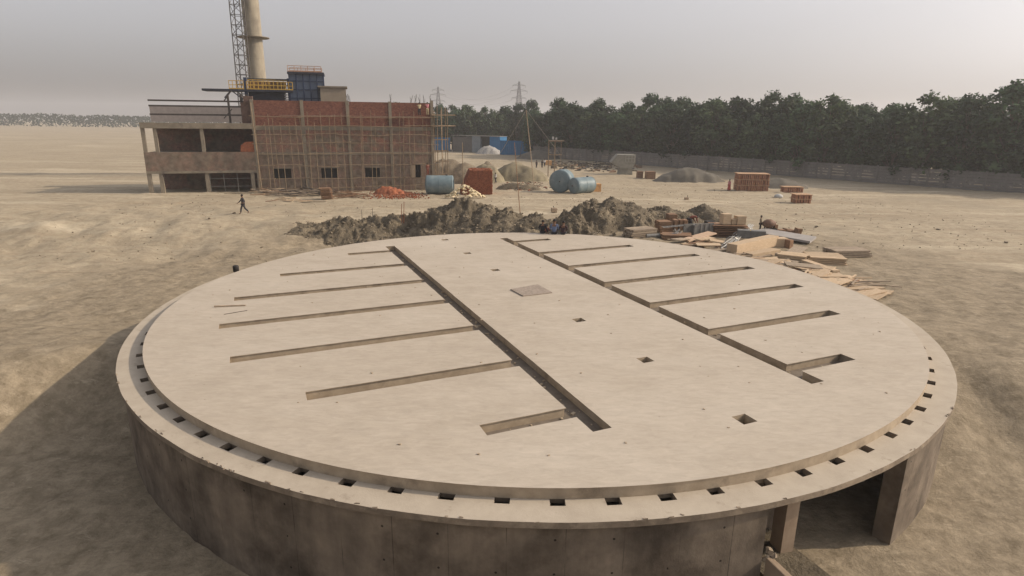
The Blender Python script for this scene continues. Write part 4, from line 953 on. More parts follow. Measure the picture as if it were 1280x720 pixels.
# sacks
sk = MB()
sv = [(-.30, -.16, .02), (.30, -.16, .02), (.30, .16, .02), (-.30, .16, .02), (-.26, -.13, .17), (.26, -.13, .16), (.27, .13, .17), (-.25, .13, .16)]
sk.add(sv, [(3, 2, 1, 0), (4, 5, 6, 7), (0, 1, 5, 4), (1, 2, 6, 5), (2, 3, 7, 6), (3, 0, 4, 7)])
sko = sk.build('filled_sack', M['paleyellow'], smooth=True); sub = sko.modifiers.new('s', 'SUBSURF'); sub.levels = sub.render_levels = 2; bake(sko)
c0 = gpt(580, 249)
sme2 = sko.data.copy(); sme2.materials.clear(); sme2.materials.append(mk('pale_sack', (.68, .58, .38), (.52, .43, .28), 3, .85))
for k in range(110):
    s = sko if k == 0 else sko.copy()
    if k: COL.objects.link(s)
    a = rnd.uniform(0, 6.28); rr_ = rnd.random() ** .6; x = c0.x + 2.4 * rr_ * cos(a); y = c0.y + 1.2 + 1.3 * rr_ * sin(a); z = gz(c0.y) + max(0, (1 - rr_)) * 1.5 + rnd.uniform(-.03, .08)
    s.location = (x, y, z); s.rotation_euler = (rnd.uniform(-.5, .5), rnd.uniform(-.5, .5), rnd.uniform(0, 6.28)); s.scale = (1.05, 1.05, 1.3)
    yl = rnd.random() < (.7 + .3 * (x > c0.x - .2))
    if not yl: s.data = sme2
    tag(s, 'filled yellow sack in the sack heap before the brick stack' if yl else 'filled pale beige sack in the sack heap before the brick stack', 'sack', 'yellow sacks heaped together' if yl else 'beige sacks heaped together')
# boards at the foot of the facade
bd = {}
def board(c, d, rz, ry, mat, label, group, name='board', lift=0):
    key = (tuple(round(v, 2) for v in d), mat)
    if key not in bd: mb = MB(); mb.b(-d[0] / 2, d[0] / 2, -d[1] / 2, d[1] / 2, -d[2] / 2, d[2] / 2); bd[key] = mb.mesh(name, M[mat])
    o = link(bpy.data.objects.new(name, bd[key])); o.location = (c[0], c[1], c[2] + lift); o.rotation_euler = (rnd.uniform(-.04, .04), ry, rz); tag(o, label, 'board', group); return o
def boards(px0, px1, py0, py1, n, lmin, lmax, mats, label, group, hmax=.5):
    for k in range(n):
        q = gpt(rnd.uniform(px0, px1), rnd.uniform(py0, py1)); l = round(rnd.uniform(lmin, lmax), 0) + .4
        board(q, (l, rnd.choice((.12, .25)), .05), rnd.uniform(-.5, .6), rnd.uniform(-.12, .12), rnd.choice(mats), label, group, lift=rnd.uniform(.08, hmax))
boards(322, 345, 240, 245, 22, 1, 3, ['greytimber', 'oldtimber', 'timber'], 'loose scrap board in the litter left of the facade', 'scrap boards at the left of the facade')
heap('litter_mound', [(372, 237.5, 79, 3., 1.3), (392, 238.5, 79, 2.4, 1.2)], M['earth_dark'], res=.15, rough=.3, seed=47., label='flat dark heap of debris under the windows of the facade', cat='debris heap')
boards(352, 412, 240.5, 246, 40, 2, 5, ['greytimber', 'darksteel', 'darkthing', 'greytimber'], 'board in the flat dark heap under the facade windows', 'boards heaped under the windows', .55)
boards(340, 400, 248, 253, 12, 1, 2, ['greytimber', 'timber', 'oldtimber'], 'stray board on the sand before the dark heap', 'stray boards on the sand', .12)
boards(422, 448, 242, 248, 24, 2, 4, ['greytimber', 'oldtimber', 'oldtimber'], 'board in the brown heap left of the brick rubble', 'boards left of the rubble', .45)
# neat stack of form boards
p = gpt(407, 249.5)
for k in range(9):
    o = board((p.x + rnd.uniform(-.1, .1) - k * .02, p.y + .7, p.z + .06 + k * .15), (1.35, 1.0, .06), .35 + rnd.uniform(-.05, .05), rnd.uniform(-.1, .1), 'oldtimber', 'weathered form board in the upright stack under the facade', 'form boards stacked up', 'form_board')
heap('sand_pile', [(427, 238, 79.5, 1.8, 1.0)], M['ochre_sand'], res=.2, rough=.05, seed=41., label='little orange sand heap against the foot of the facade', cat='sand pile')
heap('litter_mound', [(338, 239, 78.5, 4.2, 1.6), (300, 240.5, 77, 4., 1.4)], M['earth'], res=.25, rough=.15, seed=43., label='low mound of dirt and litter at the building corner', cat='dirt pile')
# debris field in mid yard
mb = MB(); o0 = gpt(650, 234)
for k in range(240):
    q = gpt(rnd.triangular(625, 695, 648), rnd.triangular(226, 240, 233)); d = q - o0; s = rnd.uniform(.12, .5); mb.box((d.x, d.y, d.z + s * .12), (s, s * .5, s * .3), rnd.uniform(0, 3), rnd.uniform(-.4, .4), rnd.uniform(-.4, .4), mi=rnd.choice((0, 0, 1, 2)))
tag(mb.build('yard_debris', [M['earth'], M['redbrick'], M['greytimber']], loc=o0), 'flat scatter of broken brick and wood in the middle of the yard', 'debris', kind='stuff')
heap('dirt_pile', [(640, 227, 89, 3., 1.6), (660, 229, 88, 2.4, 1.4)], M['earth_dark'], res=.25, rough=.12, seed=45., label='low dark dirt heap with litter in the middle of the yard', cat='dirt pile')
mb = MB(); o0 = gpt(735, 207)
for k in range(300):
    q = gpt(rnd.uniform(690, 800), rnd.triangular(201, 216, 207)); d = q - o0; s = rnd.uniform(.15, .9); mb.box((d.x, d.y, d.z + s * .12), (s * 1.6, s * .5, s * .35), rnd.uniform(0, 3), rnd.uniform(-.3, .3), rnd.uniform(-.3, .3), mi=rnd.choice((0, 0, 0, 1, 2, 3, 0)))
tag(mb.build('scrap_strip', [M['earth_dark'], M['oldtimber'], M['darkthing'], M['darksteel']], loc=o0), 'strip of dark scrap and rubble along the foot of the boundary wall', 'scrap', kind='stuff')
# pebbles & clods around the near yard
mb = MB()
for k in range(1300):
    y = 42 + rnd.random() ** 1.6 * 60; x = rnd.uniform(-40, 45); s = rnd.uniform(.03, .11) * (1 + (rnd.random() < .04) * 1.5)
    if hypot(x - CX, y - CY) < 16.6: continue
    mb.box((x, y, terrain_z(x, y) + s * .15), (s, s * rnd.uniform(.6, 1), s * .6), rnd.uniform(0, 3), rnd.uniform(-.5, .5), rnd.uniform(-.5, .5), jit=s * .12)
tag(mb.build('clods', M['earth'], loc=(0, 0, 0)), 'small clods and stones strewn over the sandy yard', 'stones', kind='stuff')

# ------------------------------------------------------------------ poles, derrick, small scaffold, hopper
def pole(px0, py0, px1, py1, r, label, name='wooden_pole', mat='oldtimber', dist=None):
    b = gpt(px1, py1) if dist is None else ptd(px1, py1, dist); t = ptd(px0, py0, b.y); mb = MB(); mb.tube((0, 0, -.3), t - b, r, r * .7, n=6); o = mb.build(name, M[mat], loc=b); tag(o, label, 'pole'); return o
pole(643, 178, 650.5, 267, .045, 'tall thin leaning pole standing behind the earth bank', dist=59.5)
pole(502, 255, 502, 275, .035, 'short reddish stake on the bank, left one of the pair', mat='redbrick', dist=52)
pole(505, 252, 504.5, 275, .035, 'short reddish stake on the bank, right one of the pair', mat='redbrick', dist=52)
pole(578, 178, 579, 240, .06, 'pale thin pole rising in front of the red brick stack', mat='bamboo', dist=77)
pole(452, 262, 452.5, 273, .025, 'thin wire stake on the far edge of the bank', mat='darksteel', dist=53)
pole(465.5, 261, 466, 273, .025, 'thin wire stake with a kink right of the first wire stake', mat='darksteel', dist=53)
pole(702, 208, 702, 214, .06, 'pale short post above the large blue tank', mat='palepost', dist=98)
de = empty('boring_derrick', (0, 0, 0)); ap = ptd(657.8, 137.5, 108); ft = ptd(668, 224.5, 96); de.location = (ft.x, ft.y, gz(ft.y)); tag(de, 'tall thin pole derrick with stay ropes standing in the yard', 'derrick')
o = de.location
mb = MB(); mb.tube(Vector((0, 0, -.3)), ap - o, .075, .055, n=6); mb.build('derrick_pole', M['bamboo'], de)
for (px, py, dist) in ((625.8, 191, 150), (700, 193, 135)):
    q = ptd(px, py, dist); mb = MB(); mb.tube(ap - o, q - o, .06, n=4); mb.build('stay', M['greysteel'], de)
q = ptd(650, 197, 120); mb = MB(); mb.tube(ap - o, q - o, .05, n=5); mb.build('derrick_leg', M['lattice'], de)
ss = empty('pipe_scaffold', gpt(693, 221)); tag(ss, 'small upright scaffold frame with platform behind the large blue tank', 'scaffold'); oo = ss.location
k_ = oo.y / F; hs_ = 44 * k_
for x, y in ((-1.15, 0), (0, 0), (-1.15, 1.4), (1.2, 1.4), (.0, 1.4)): mb = MB(); mb.tube((x, y, 0), (x, y, hs_), .05, n=5); mb.build('pole', M['bamboo'], ss)
for z in (hs_ * .96, hs_ * .6, hs_ * .3): mb = MB(); mb.tube((-1.2, 0, z), (1.3 if z > hs_ * .5 else .1, 0, z), .045, n=5); mb.tube((-1.2, 1.4, z), (1.3, 1.4, z), .045, n=5); mb.build('ledger', M['bamboo'], ss)
mb = MB(); mb.b(-1.2, 1.6, -.1, 1.5, hs_ * .97 + .05, hs_ * .97 + .12); mb.build('platform', M['greytimber'], ss)
mb = MB(); mb.box((-.4, .5, hs_ + .35), (.35, .3, .5)); mb.box((.2, .6, hs_ + .25), (.3, .3, .35)); mb.build('cement_bags', M['c_white'], ss)
hp = gpt(778, 218.5); kk = hp.y / F; he = empty('aggregate_hopper', hp); tag(he, 'grey steel aggregate hopper with slanted chute before the boundary wall', 'hopper')
poly = [((x - 778) * kk, (218.5 - y) * kk) for x, y in ((763.2, 203.5), (771, 194.2), (793.2, 194.2), (793.2, 204), (789.5, 212), (789.5, 210), (776, 212), (774, 209.5))]
poly = [((x - 778) * kk, (218.5 - y) * kk) for x, y in ((763.2, 203.5), (771, 194.2), (793.2, 194.2), (793.2, 204), (789.5, 211), (776, 211))]
mb = MB(); mb.prism(poly, 0, 2.6); mb.build('bin', M['hopper'], he)
mb = MB(); mb.prism([((x - 778) * kk, (218.5 - y) * kk) for x, y in ((774.5, 211), (789.8, 211), (790.8, 218.5), (773.2, 218.5))], .3, 2.2); mb.build('base', M['hopper'], he)
mb = MB(); X_ = lambda x: (x - 778) * kk; Z_ = lambda y: (218.5 - y) * kk
for x in (781, 784.8, 788.5, 792): mb.b(X_(x) - .05, X_(x) + .05, -.08, -.003, Z_(203), Z_(195))
for y in (195, 199, 203): mb.b(X_(781), X_(792), -.1, -.082, Z_(y) - .05, Z_(y) + .05)
mb.build('stiffener_grid', mk('pale_rib', (.4, .39, .34), (.33, .32, .28), 2), he)
mb = MB(); mb.tube((X_(764.5), -.05, Z_(204.5)), (X_(775), -.05, Z_(194.5)), .09); mb.tube((X_(785), -.1, Z_(210)), (X_(782), -.3, 0), .06); mb.build('rail', M['hopper'], he)

# ------------------------------------------------------------------ timber and formwork yard right behind the tank
LZ = -.98
def G(px, py): return gpt(px, py, LZ)
def stackbox(name, px0, px1, pyb, pyt, depth, rz, mat, label, cat, layers=1, gap=.03, lift=0., dist=None, nwide=1, jit=.03, tilt=0.):
    p = G((px0 + px1) / 2, pyb) if dist is None else ptd((px0 + px1) / 2, pyb, dist)
    base = LZ + lift if dist is None else p.z
    w = (px1 - px0) * p.y / F; h = (pyb - pyt) * p.y / F
    e = empty(name, (p.x, p.y + depth / 2, base), rz); e.rotation_euler = (0, tilt, rz); tag(e, label, cat)
    lh = h / layers
    if layers * nwide == 1:
        mb = MB(); mb.b(-w / 2, w / 2, -depth / 2, depth / 2, 0, h); mb.build('timber_body', mat, e, bevel=.015)
        return e
    for k in range(layers):
        for q in range(nwide):
            dd = depth / nwide; mb = MB(); mb.box((rnd.uniform(-jit, jit) * 3, -depth / 2 + (q + .5) * dd, (k + .5) * lh), (w * rnd.uniform(.93, 1.0), dd * .93, lh - gap), rnd.uniform(-jit, jit)); mb.build('board', mat, e)
    return e
T = 'timber'; O_ = 'oldtimber'; Gt = 'greytimber'
stackbox('plank_stack', 782, 821, 297.5, 286.5, 1.3, radians(24), M[Gt], 'low stack of long grey planks at the left end of the timber yard', 'plank stack', layers=4, nwide=4)
stackbox('timber_bundle', 823, 840, 291, 277, 1.2, radians(8), M[O_], 'dark brown block of timber with pale top behind the low plank stack', 'timber bundle', layers=3, nwide=3)
stackbox('wooden_box', 835, 845.5, 281.5, 268, .9, radians(5), M[O_], 'brown wooden box standing highest left of the bending worker', 'box', dist=50)
for k, (a, c) in enumerate(((842, 847), (848.5, 853), (854, 858.5))):
    stackbox('timber_bundle', a, c, 288, 275, .7, radians(6), M[O_], ('left', 'middle', 'right')[k] + ' one of three short upright brown timber blocks', 'timber block', dist=47.5)
# grey steel form box (angled) with flange
p = ptd(870, 292, 45.5); e = empty('steel_formwork', (p.x, p.y, LZ - .1), radians(18)); tag(e, 'grey L-shaped steel formwork panel standing beside the bending worker', 'formwork')
mb = MB(); mb.b(-.1, 1.5, -.05, .05, 0, 1.15); mb.build('form_face', M['greysteel'], e); mb = MB(); mb.b(-.9, -.1, .3, .4, 0, 1.1); mb.b(-.2, -.1, -.05, .3, 0, 1.05); mb.build('form_side', M['greysteel'], e)
mb = MB()
for x in (.3, .7, 1.1): mb.b(x, x + .05, -.11, -.052, 0, 1.1)
mb.build('form_rib', M['greysteel'], e)
p = G(873, 301); e = empty('wide_plank', p, radians(33)); e.rotation_euler = (radians(3), radians(-4), radians(38)); tag(e, 'wide pinkish plank leaning across the boards below the steel formwork', 'plank')
mb = MB(); mb.b(-1.7, 1.7, -.4, .4, .3, .37); mb.build('plank_body', mk('pinkish_ply', (.52, .38, .27), (.44, .31, .21), 3, .8), e)
stackbox('plank_stack', 829, 868, 301, 294, 1.4, radians(-6), M[O_], 'low layer of brown boards in front of the upright timber blocks', 'plank stack', layers=3, nwide=3)
e = stackbox('board_stack', 892, 936, 297, 281.5, 1.7, radians(-4), M[O_], 'brown board stack in many layers carrying three pale timber blocks', 'board stack', layers=7, gap=.085, nwide=1, jit=.06)
zt2 = LZ + (297 - 281.5) * G(914, 297).y / F; yb = G(914, 297).y + .7
for (a, c, t, lb) in ((901, 911.5, 269.5, 'left pale timber block on top of the layered board stack'), (911.8, 918, 275.5, 'lowest middle pale timber block on the layered board stack'), (918.5, 930, 272, 'right pale timber block on top of the layered board stack')):
    k2 = (yb + .3) / F; xx = ptd((a + c) / 2, 281, yb).x; w = (c - a) * k2; h = (282.5 - t) * k2
    mb = MB(); mb.b(-w / 2, w / 2, -.32, .32, 0, h); tag(mb.build('timber_block', M[T], loc=(xx, yb, zt2), rz=.12, bevel=.015), lb, 'timber block')
boxthing('tool_chest', 888.5, 284, 11, 7, M['darkthing'], 'black low box between the steel formwork and the board stack', 'box', dist=49, batten=False)
# steel pipe bundle running up to the right
a = G(908, 314); b = G(936, 292); 
e = empty('pipe_bundle', a); tag(e, 'bundle of silver steel pipes and rods lying slanted before the board stack', 'pipe bundle')
for k in range(14):
    o1 = Vector((rnd.uniform(-.45, .45), rnd.uniform(-.2, .2), rnd.uniform(.08, .5))); o2 = Vector((rnd.uniform(-.3, .3), rnd.uniform(-.2, .2), rnd.uniform(.3, .75))); mb = MB(); mb.tube(o1, (b - a) + o2, .035, n=7); mb.build('pipe', M['silver'], e)
for k in range(3):
    mb = MB(); c_ = (b - a) * (.2 + .3 * k)
    for q in range(12): t0 = 2 * pi * q / 12; t1_ = 2 * pi * (q + 1) / 12; mb.tube(c_ + Vector((.45 * cos(t0), .1, .4 + .35 * sin(t0))), c_ + Vector((.45 * cos(t1_), .1, .4 + .35 * sin(t1_))), .025, n=4)
    mb.build('stirrup', M['silver'], e)
# ladder-like rebar cage
a = G(842, 293); e = empty('rebar_ladder', a, radians(10)); tag(e, 'ladder shaped steel piece lying between brown boards and steel formwork', 'rebar ladder')
mb = MB()
for y in (0, .35): mb.tube((-.9, y, .55), (2., y, .75), .03, n=5)
for k in range(9): x = -.8 + k * .33; mb.tube((x, 0, .56 + k * .02), (x, .35, .56 + k * .02), .025, n=4)
mb.build('rungs', M['silver'], e)
p = G(846, 300); mb = MB()
for k in range(5): mb.tube((0, 0, .1 + .1 * k), (.5 * cos(k), .3, .5 - .05 * k), .04, n=5)
mb.tube((-.3, 0, .05), (.3, .1, .75), .05); mb.tube((.3, 0, .05), (-.1, .1, .75), .05); o = mb.build('steel_props', M['silver'], loc=p + Vector((0, .4, 0))); tag(o, 'crossed short steel props beside the grey pipe left of the planks', 'props')
p = G(812, 299); mb = MB(); mb.tube((-.8, 0, .17), (.75, .25, .2), .17, n=14); tag(mb.build('grey_pipe', M['greysteel'], loc=p + Vector((.6, .3, 0)), smooth=False), 'short fat grey pipe in front of the low grey plank stack', 'pipe')
# grey channel beam and box beams
def beam(px0, py0, px1, py1, w, h, lift, mat, label, name='timber_beam', cat='beam', diaphragm=False):
    a = G(px0, py0); b = G(px1, py1); d = b - a; L_ = hypot(d.x, d.y); e = empty(name, a + Vector((0, 0, lift)), atan2(d.y, d.x)); tag(e, label, cat)
    mb = MB(); mb.b(0, L_, 0, w, 0, h); mb.build('beam_body', mat, e, bevel=.015)
    if diaphragm:
        mb = MB(); mb.b(.01, L_ - .01, .02, w - .02, h + .002, h + .03); mb.build('beam_lid', mat, e)
    return e
beam(921, 303.5, 956, 305.5, .7, .55, .35, M['greysteel'], 'dark grey hollow steel beam lying above the pale box beams', cat='beam', name='steel_beam', diaphragm=True)
beam(920, 321.5, 972, 309, .75, .68, .1, M[T], 'largest pale timber box beam nearest the tank rim', diaphragm=True)
beam(940, 324.5, 975, 318, .7, .35, 0., M[T], 'lower pale timber beam half under the largest box beam')
beam(957, 309.5, 985, 309.5, .8, .6, .0, M[T], 'pale timber box beam right of the grey steel beam', diaphragm=True)
beam(986.5, 311, 991, 310.5, .7, .6, .0, M[O_], 'short dark timber offcut beside the right box beam')
beam(968, 322, 1012, 327, .3, .2, .1, M[Gt], 'thin grey timber rail lying right of the box beams')
p = G(1000, 318); e = empty('plywood_sheet', p + Vector((0, 0, .1)), .9); tag(e, 'pale plywood sheet leaning at the right end of the timber yard', 'plywood'); mb = MB(); mb.box((0.3, .3, .12), (2.0, .9, .03), 0, 0, -.06); mb.build('sheet', M['greytimber'], e)
stackbox('plank_stack', 978, 1012, 329, 319, 1.2, radians(-30), M[T], 'pale plank stack right of the box beams', 'plank stack', layers=4, nwide=3)
stackbox('plank_stack', 1016, 1062, 332, 322, 1.8, radians(-12), M[T], 'pale plank stack at the far right end of the timber yard', 'plank stack', layers=4, nwide=4)
stackbox('plank_stack', 1040, 1090, 322, 313, 1.4, radians(8), M[Gt], 'grey plank stack behind the pale one at the far right', 'plank stack', layers=3, nwide=4)
beam(1000, 331, 1040, 345, .5, .3, .0, M[T], 'pale timber beam lying in front of the far right plank stacks', diaphragm=True)
# ply offcuts along the lower right
offs = [(925, 331, 1.6, 1.0), (950, 333, 2.2, 1.0), (968, 331, 1.8, 1.1), (985, 336, 2.2, 1.0), (1003, 339, 2.0, .9), (945, 327, 1.4, .8), (992, 329, 1.7, .9), (1022, 343, 2.2, 1.2), (975, 339, 1.7, .7), (885, 312, 1.6, .9), (868, 308, 1.8, .8), (893, 316, 2.2, .9), (900, 306, 1.5, 1.1), (880, 303, 1.5, .8), (850, 305, 1.5, .8), (1045, 352, 2.3, 1.), (1075, 362, 2., 1.1)]
for k in range(26):
    x = rnd.uniform(940, 1100); offs.append((x, 326 + (x - 940) * .24 + rnd.uniform(-3, 9), rnd.choice((1.6, 2.0, 2.4)), rnd.choice((.6, .9, 1.1))))
for k, (x, y, l, w) in enumerate(offs):
    q = G(x, y); o = board((q.x, q.y, q.z + .12 + .06 * (k % 5)), (l, w, .045), rnd.uniform(-.3, .8), rnd.uniform(-.1, .12), rnd.choice(['timber', 'timber', 'greytimber']), 'loose pale plywood offcut strewn between the tank rim and the timber beams', 'plywood offcuts by the tank rim', 'plywood_offcut')
for k in range(95):
    x = rnd.uniform(845, 1090); y = 298 + (x - 845) * .23 + rnd.uniform(0, 14); q = G(x, y); board((q.x, q.y, q.z + rnd.uniform(.08, .3)), (round(rnd.uniform(1, 3)) + .2, .1, .05), rnd.uniform(-.4, 1.), rnd.uniform(-.1, .1), rnd.choice(['timber', 'oldtimber', 'greytimber', 'greytimber']), 'narrow wooden batten lying loose among the plywood offcuts', 'loose battens by the tank rim', 'batten')
# pale screed pad
a = G(943, 296); mb = MB(); pts_ = [G(940, 293), G(1012, 306), G(1020, 300), G(955, 289)]
mb.add([(v.x - a.x, v.y - a.y, z) for z in (.0, .16) for v in pts_], [(3, 2, 1, 0), (4, 5, 6, 7), (0, 1, 5, 4), (1, 2, 6, 5), (2, 3, 7, 6), (3, 0, 4, 7)])
tag(mb.build('concrete_pad', M['bluegrey'], loc=(a.x, a.y, LZ + .1)), 'flat grey concrete strip behind the timber beams', 'concrete pad')
p = ptd(938.5, 294.5, 43.5); e = empty('yellow_can', p, .3); tag(e, 'small bright yellow plastic can beside the pipe bundle', 'can'); e.location.z -= .1
mb = MB(); mb.b(-.19, .19, -.13, .13, 0, .42); mb.build('can_body', M['yellowplastic'], e, bevel=.05); mb = MB(); mb.tube((-.08, 0, .42), (-.08, 0, .5), .04, n=8); mb.build('spout', M['yellowplastic'], e)
# concrete mixer behind the timber
p = gpt(960.5, 290.5); k2 = p.y / F; e = empty('concrete_mixer', p, radians(10)); e.scale = (.85, .85, .85); tag(e, 'rusty brown concrete mixer on wheels beside a standing worker', 'mixer'); 
mb = MB(); mb.lathe([(.02, -.6), (.2, -.6), (.42, -.25), (.42, .15), (.22, .6), (.2, .62)], 20, 'X', org=(-.05, 0, .85)); o = mb.build('drum', mk('rusty', (.2, .115, .07), (.1, .06, .045), 4, .7), e, smooth=True); autosmooth(o)
mb = MB(); mb.b(-.55, .7, -.3, .3, .28, .36); 
for x in (-.5, .62): mb.tube((x, 0, .3), (x * .85, 0, .9), .05)
mb.build('chassis', M['darksteel'], e)
for s in (-1, 1): mb = MB(); mb.tube((.35, s * .38 - .05, .24), (.35, s * .38 + .05, .24), .26, n=18); mb.build('wheel', M['darkthing'], e)
mb = MB(); mb.b(.5, .8, -.2, .2, .36, .75); mb.build('engine_box', M['oldtimber'], e)
# row of low lumps behind the pad
for k, (x, y, w_, h_) in enumerate(((978, 291, 9, 3.5), (990, 293, 8, 5), (999, 294, 5, 8), (984, 289.5, 2.5, 3))):
    q = gpt(x, y); kq = q.y / F; mb = MB(); mb.box((0, .3, h_ * kq / 2), (w_ * kq, .6, h_ * kq), rnd.uniform(-.3, .3), 0, rnd.uniform(-.2, .2), jit=.05); tag(mb.build('rubble_block', M['oldtimber'], loc=q), ('low long lump', 'broad dark lump', 'tallest dark lump', 'tiny dark lump')[k] + ' of scrap behind the grey concrete strip', 'scrap block')
# white bundle on the far yard
q = gpt(973, 247); mb = MB(); mb.lathe([(.02, 0), (.55, .05), (.5, .3), (.25, .45), (.02, .5)], 12); o = mb.build('cloth_bundle', M['c_white'], loc=q, smooth=True); tag(o, 'small whitish bundle on the sand below the low brick row', 'bundle')

# ------------------------------------------------------------------ people
def skinmesh(name, joints, edges, rad, mat, parent, root=0, extra=None):
    me = bpy.data.meshes.new(name); bm = bmesh.new(); sl = bm.verts.layers.skin.verify(); vs = []
    for j, r in zip(joints, rad):
        v = bm.verts.new(j); v[sl].radius = r if isinstance(r, tuple) else (r, r); vs.append(v)
    vs[root][sl].use_root = True
    for a, b in edges: bm.edges.new((vs[a], vs[b]))
    bm.to_mesh(me); bm.free(); o = link(bpy.data.objects.new(name, me), parent); o.modifiers.new('skin', 'SKIN'); s = o.modifiers.new('sub', 'SUBSURF'); s.levels = s.render_levels = 2; bake(o)
    o.data.materials.clear(); o.data.materials.append(mat)
    if extra:
        bm = bmesh.new(); bm.from_mesh(o.data); tmp = bpy.data.meshes.new('t'); tmp.from_pydata(extra.v, [], extra.f); bm.from_mesh(tmp); bmesh.ops.recalc_face_normals(bm, faces=bm.faces); bm.to_mesh(o.data); bm.free()
    for p in o.data.polygons: p.use_smooth = True; p.material_index = 0
    return o
STAND = dict(pel=(0, 0, .93), belly=(0, 0, 1.1), chest=(0, 0, 1.30), neck=(0, .01, 1.46), head=(0, -.01, 1.60), shL=(-.18, 0, 1.40), shR=(.18, 0, 1.40), elL=(-.23, .02, 1.13), elR=(.23, .02, 1.13), wrL=(-.23, -.06, .89), wrR=(.23, -.06, .89), hpL=(-.09, 0, .88), hpR=(.09, 0, .88), knL=(-.1, -.02, .48), knR=(.1, -.02, .48), anL=(-.1, .02, .08), anR=(.1, .02, .08), toL=(-.12, -.16, .03), toR=(.12, -.16, .03))
WALK = dict(STAND, elL=(-.24, .10, 1.15), wrL=(-.25, .10, .92), elR=(.24, -.16, 1.17), wrR=(.22, -.36, 1.02), knL=(-.09, .12, .50), anL=(-.1, .42, .16), toL=(-.1, .30, .03), knR=(.09, -.16, .50), anR=(.1, -.24, .08), toR=(.11, -.41, .03))
SIT = dict(pel=(0, 0, .10), belly=(0, .0, .28), chest=(0, -.03, .48), neck=(0, -.06, .64), head=(0, -.10, .77), shL=(-.19, -.03, .58), shR=(.19, -.03, .58), elL=(-.27, -.10, .34), elR=(.27, -.10, .34), wrL=(-.18, -.30, .22), wrR=(.18, -.30, .22), hpL=(-.1, -.02, .09), hpR=(.1, -.02, .09), knL=(-.13, -.45, .12), knR=(.13, -.45, .12), anL=(-.13, -.47, -.30), anR=(.13, -.47, -.30), toL=(-.13, -.62, -.34), toR=(.13, -.62, -.34))
LEAN = dict(SIT, elL=(-.30, .06, .33), wrL=(-.42, .16, .06))
BEND = dict(STAND, pel=(0, .12, .86), belly=(0, -.04, .98), chest=(0, -.24, 1.05), neck=(0, -.40, 1.02), head=(0, -.52, .96), shL=(-.18, -.32, 1.04), shR=(.18, -.32, 1.04), elL=(-.2, -.40, .78), elR=(.2, -.40, .78), wrL=(-.15, -.52, .60), wrR=(.15, -.52, .60), hpL=(-.09, .12, .84), hpR=(.09, .12, .84), knL=(-.12, -.02, .47), knR=(.12, .02, .47))
REACH = dict(STAND, elL=(-.24, -.22, 1.36), wrL=(-.2, -.42, 1.5), elR=(.26, -.2, 1.3), wrR=(.24, -.42, 1.42))
FROMHIP = dict(STAND, elR=(.34, .02, 1.18), wrR=(.2, -.1, 1.0))
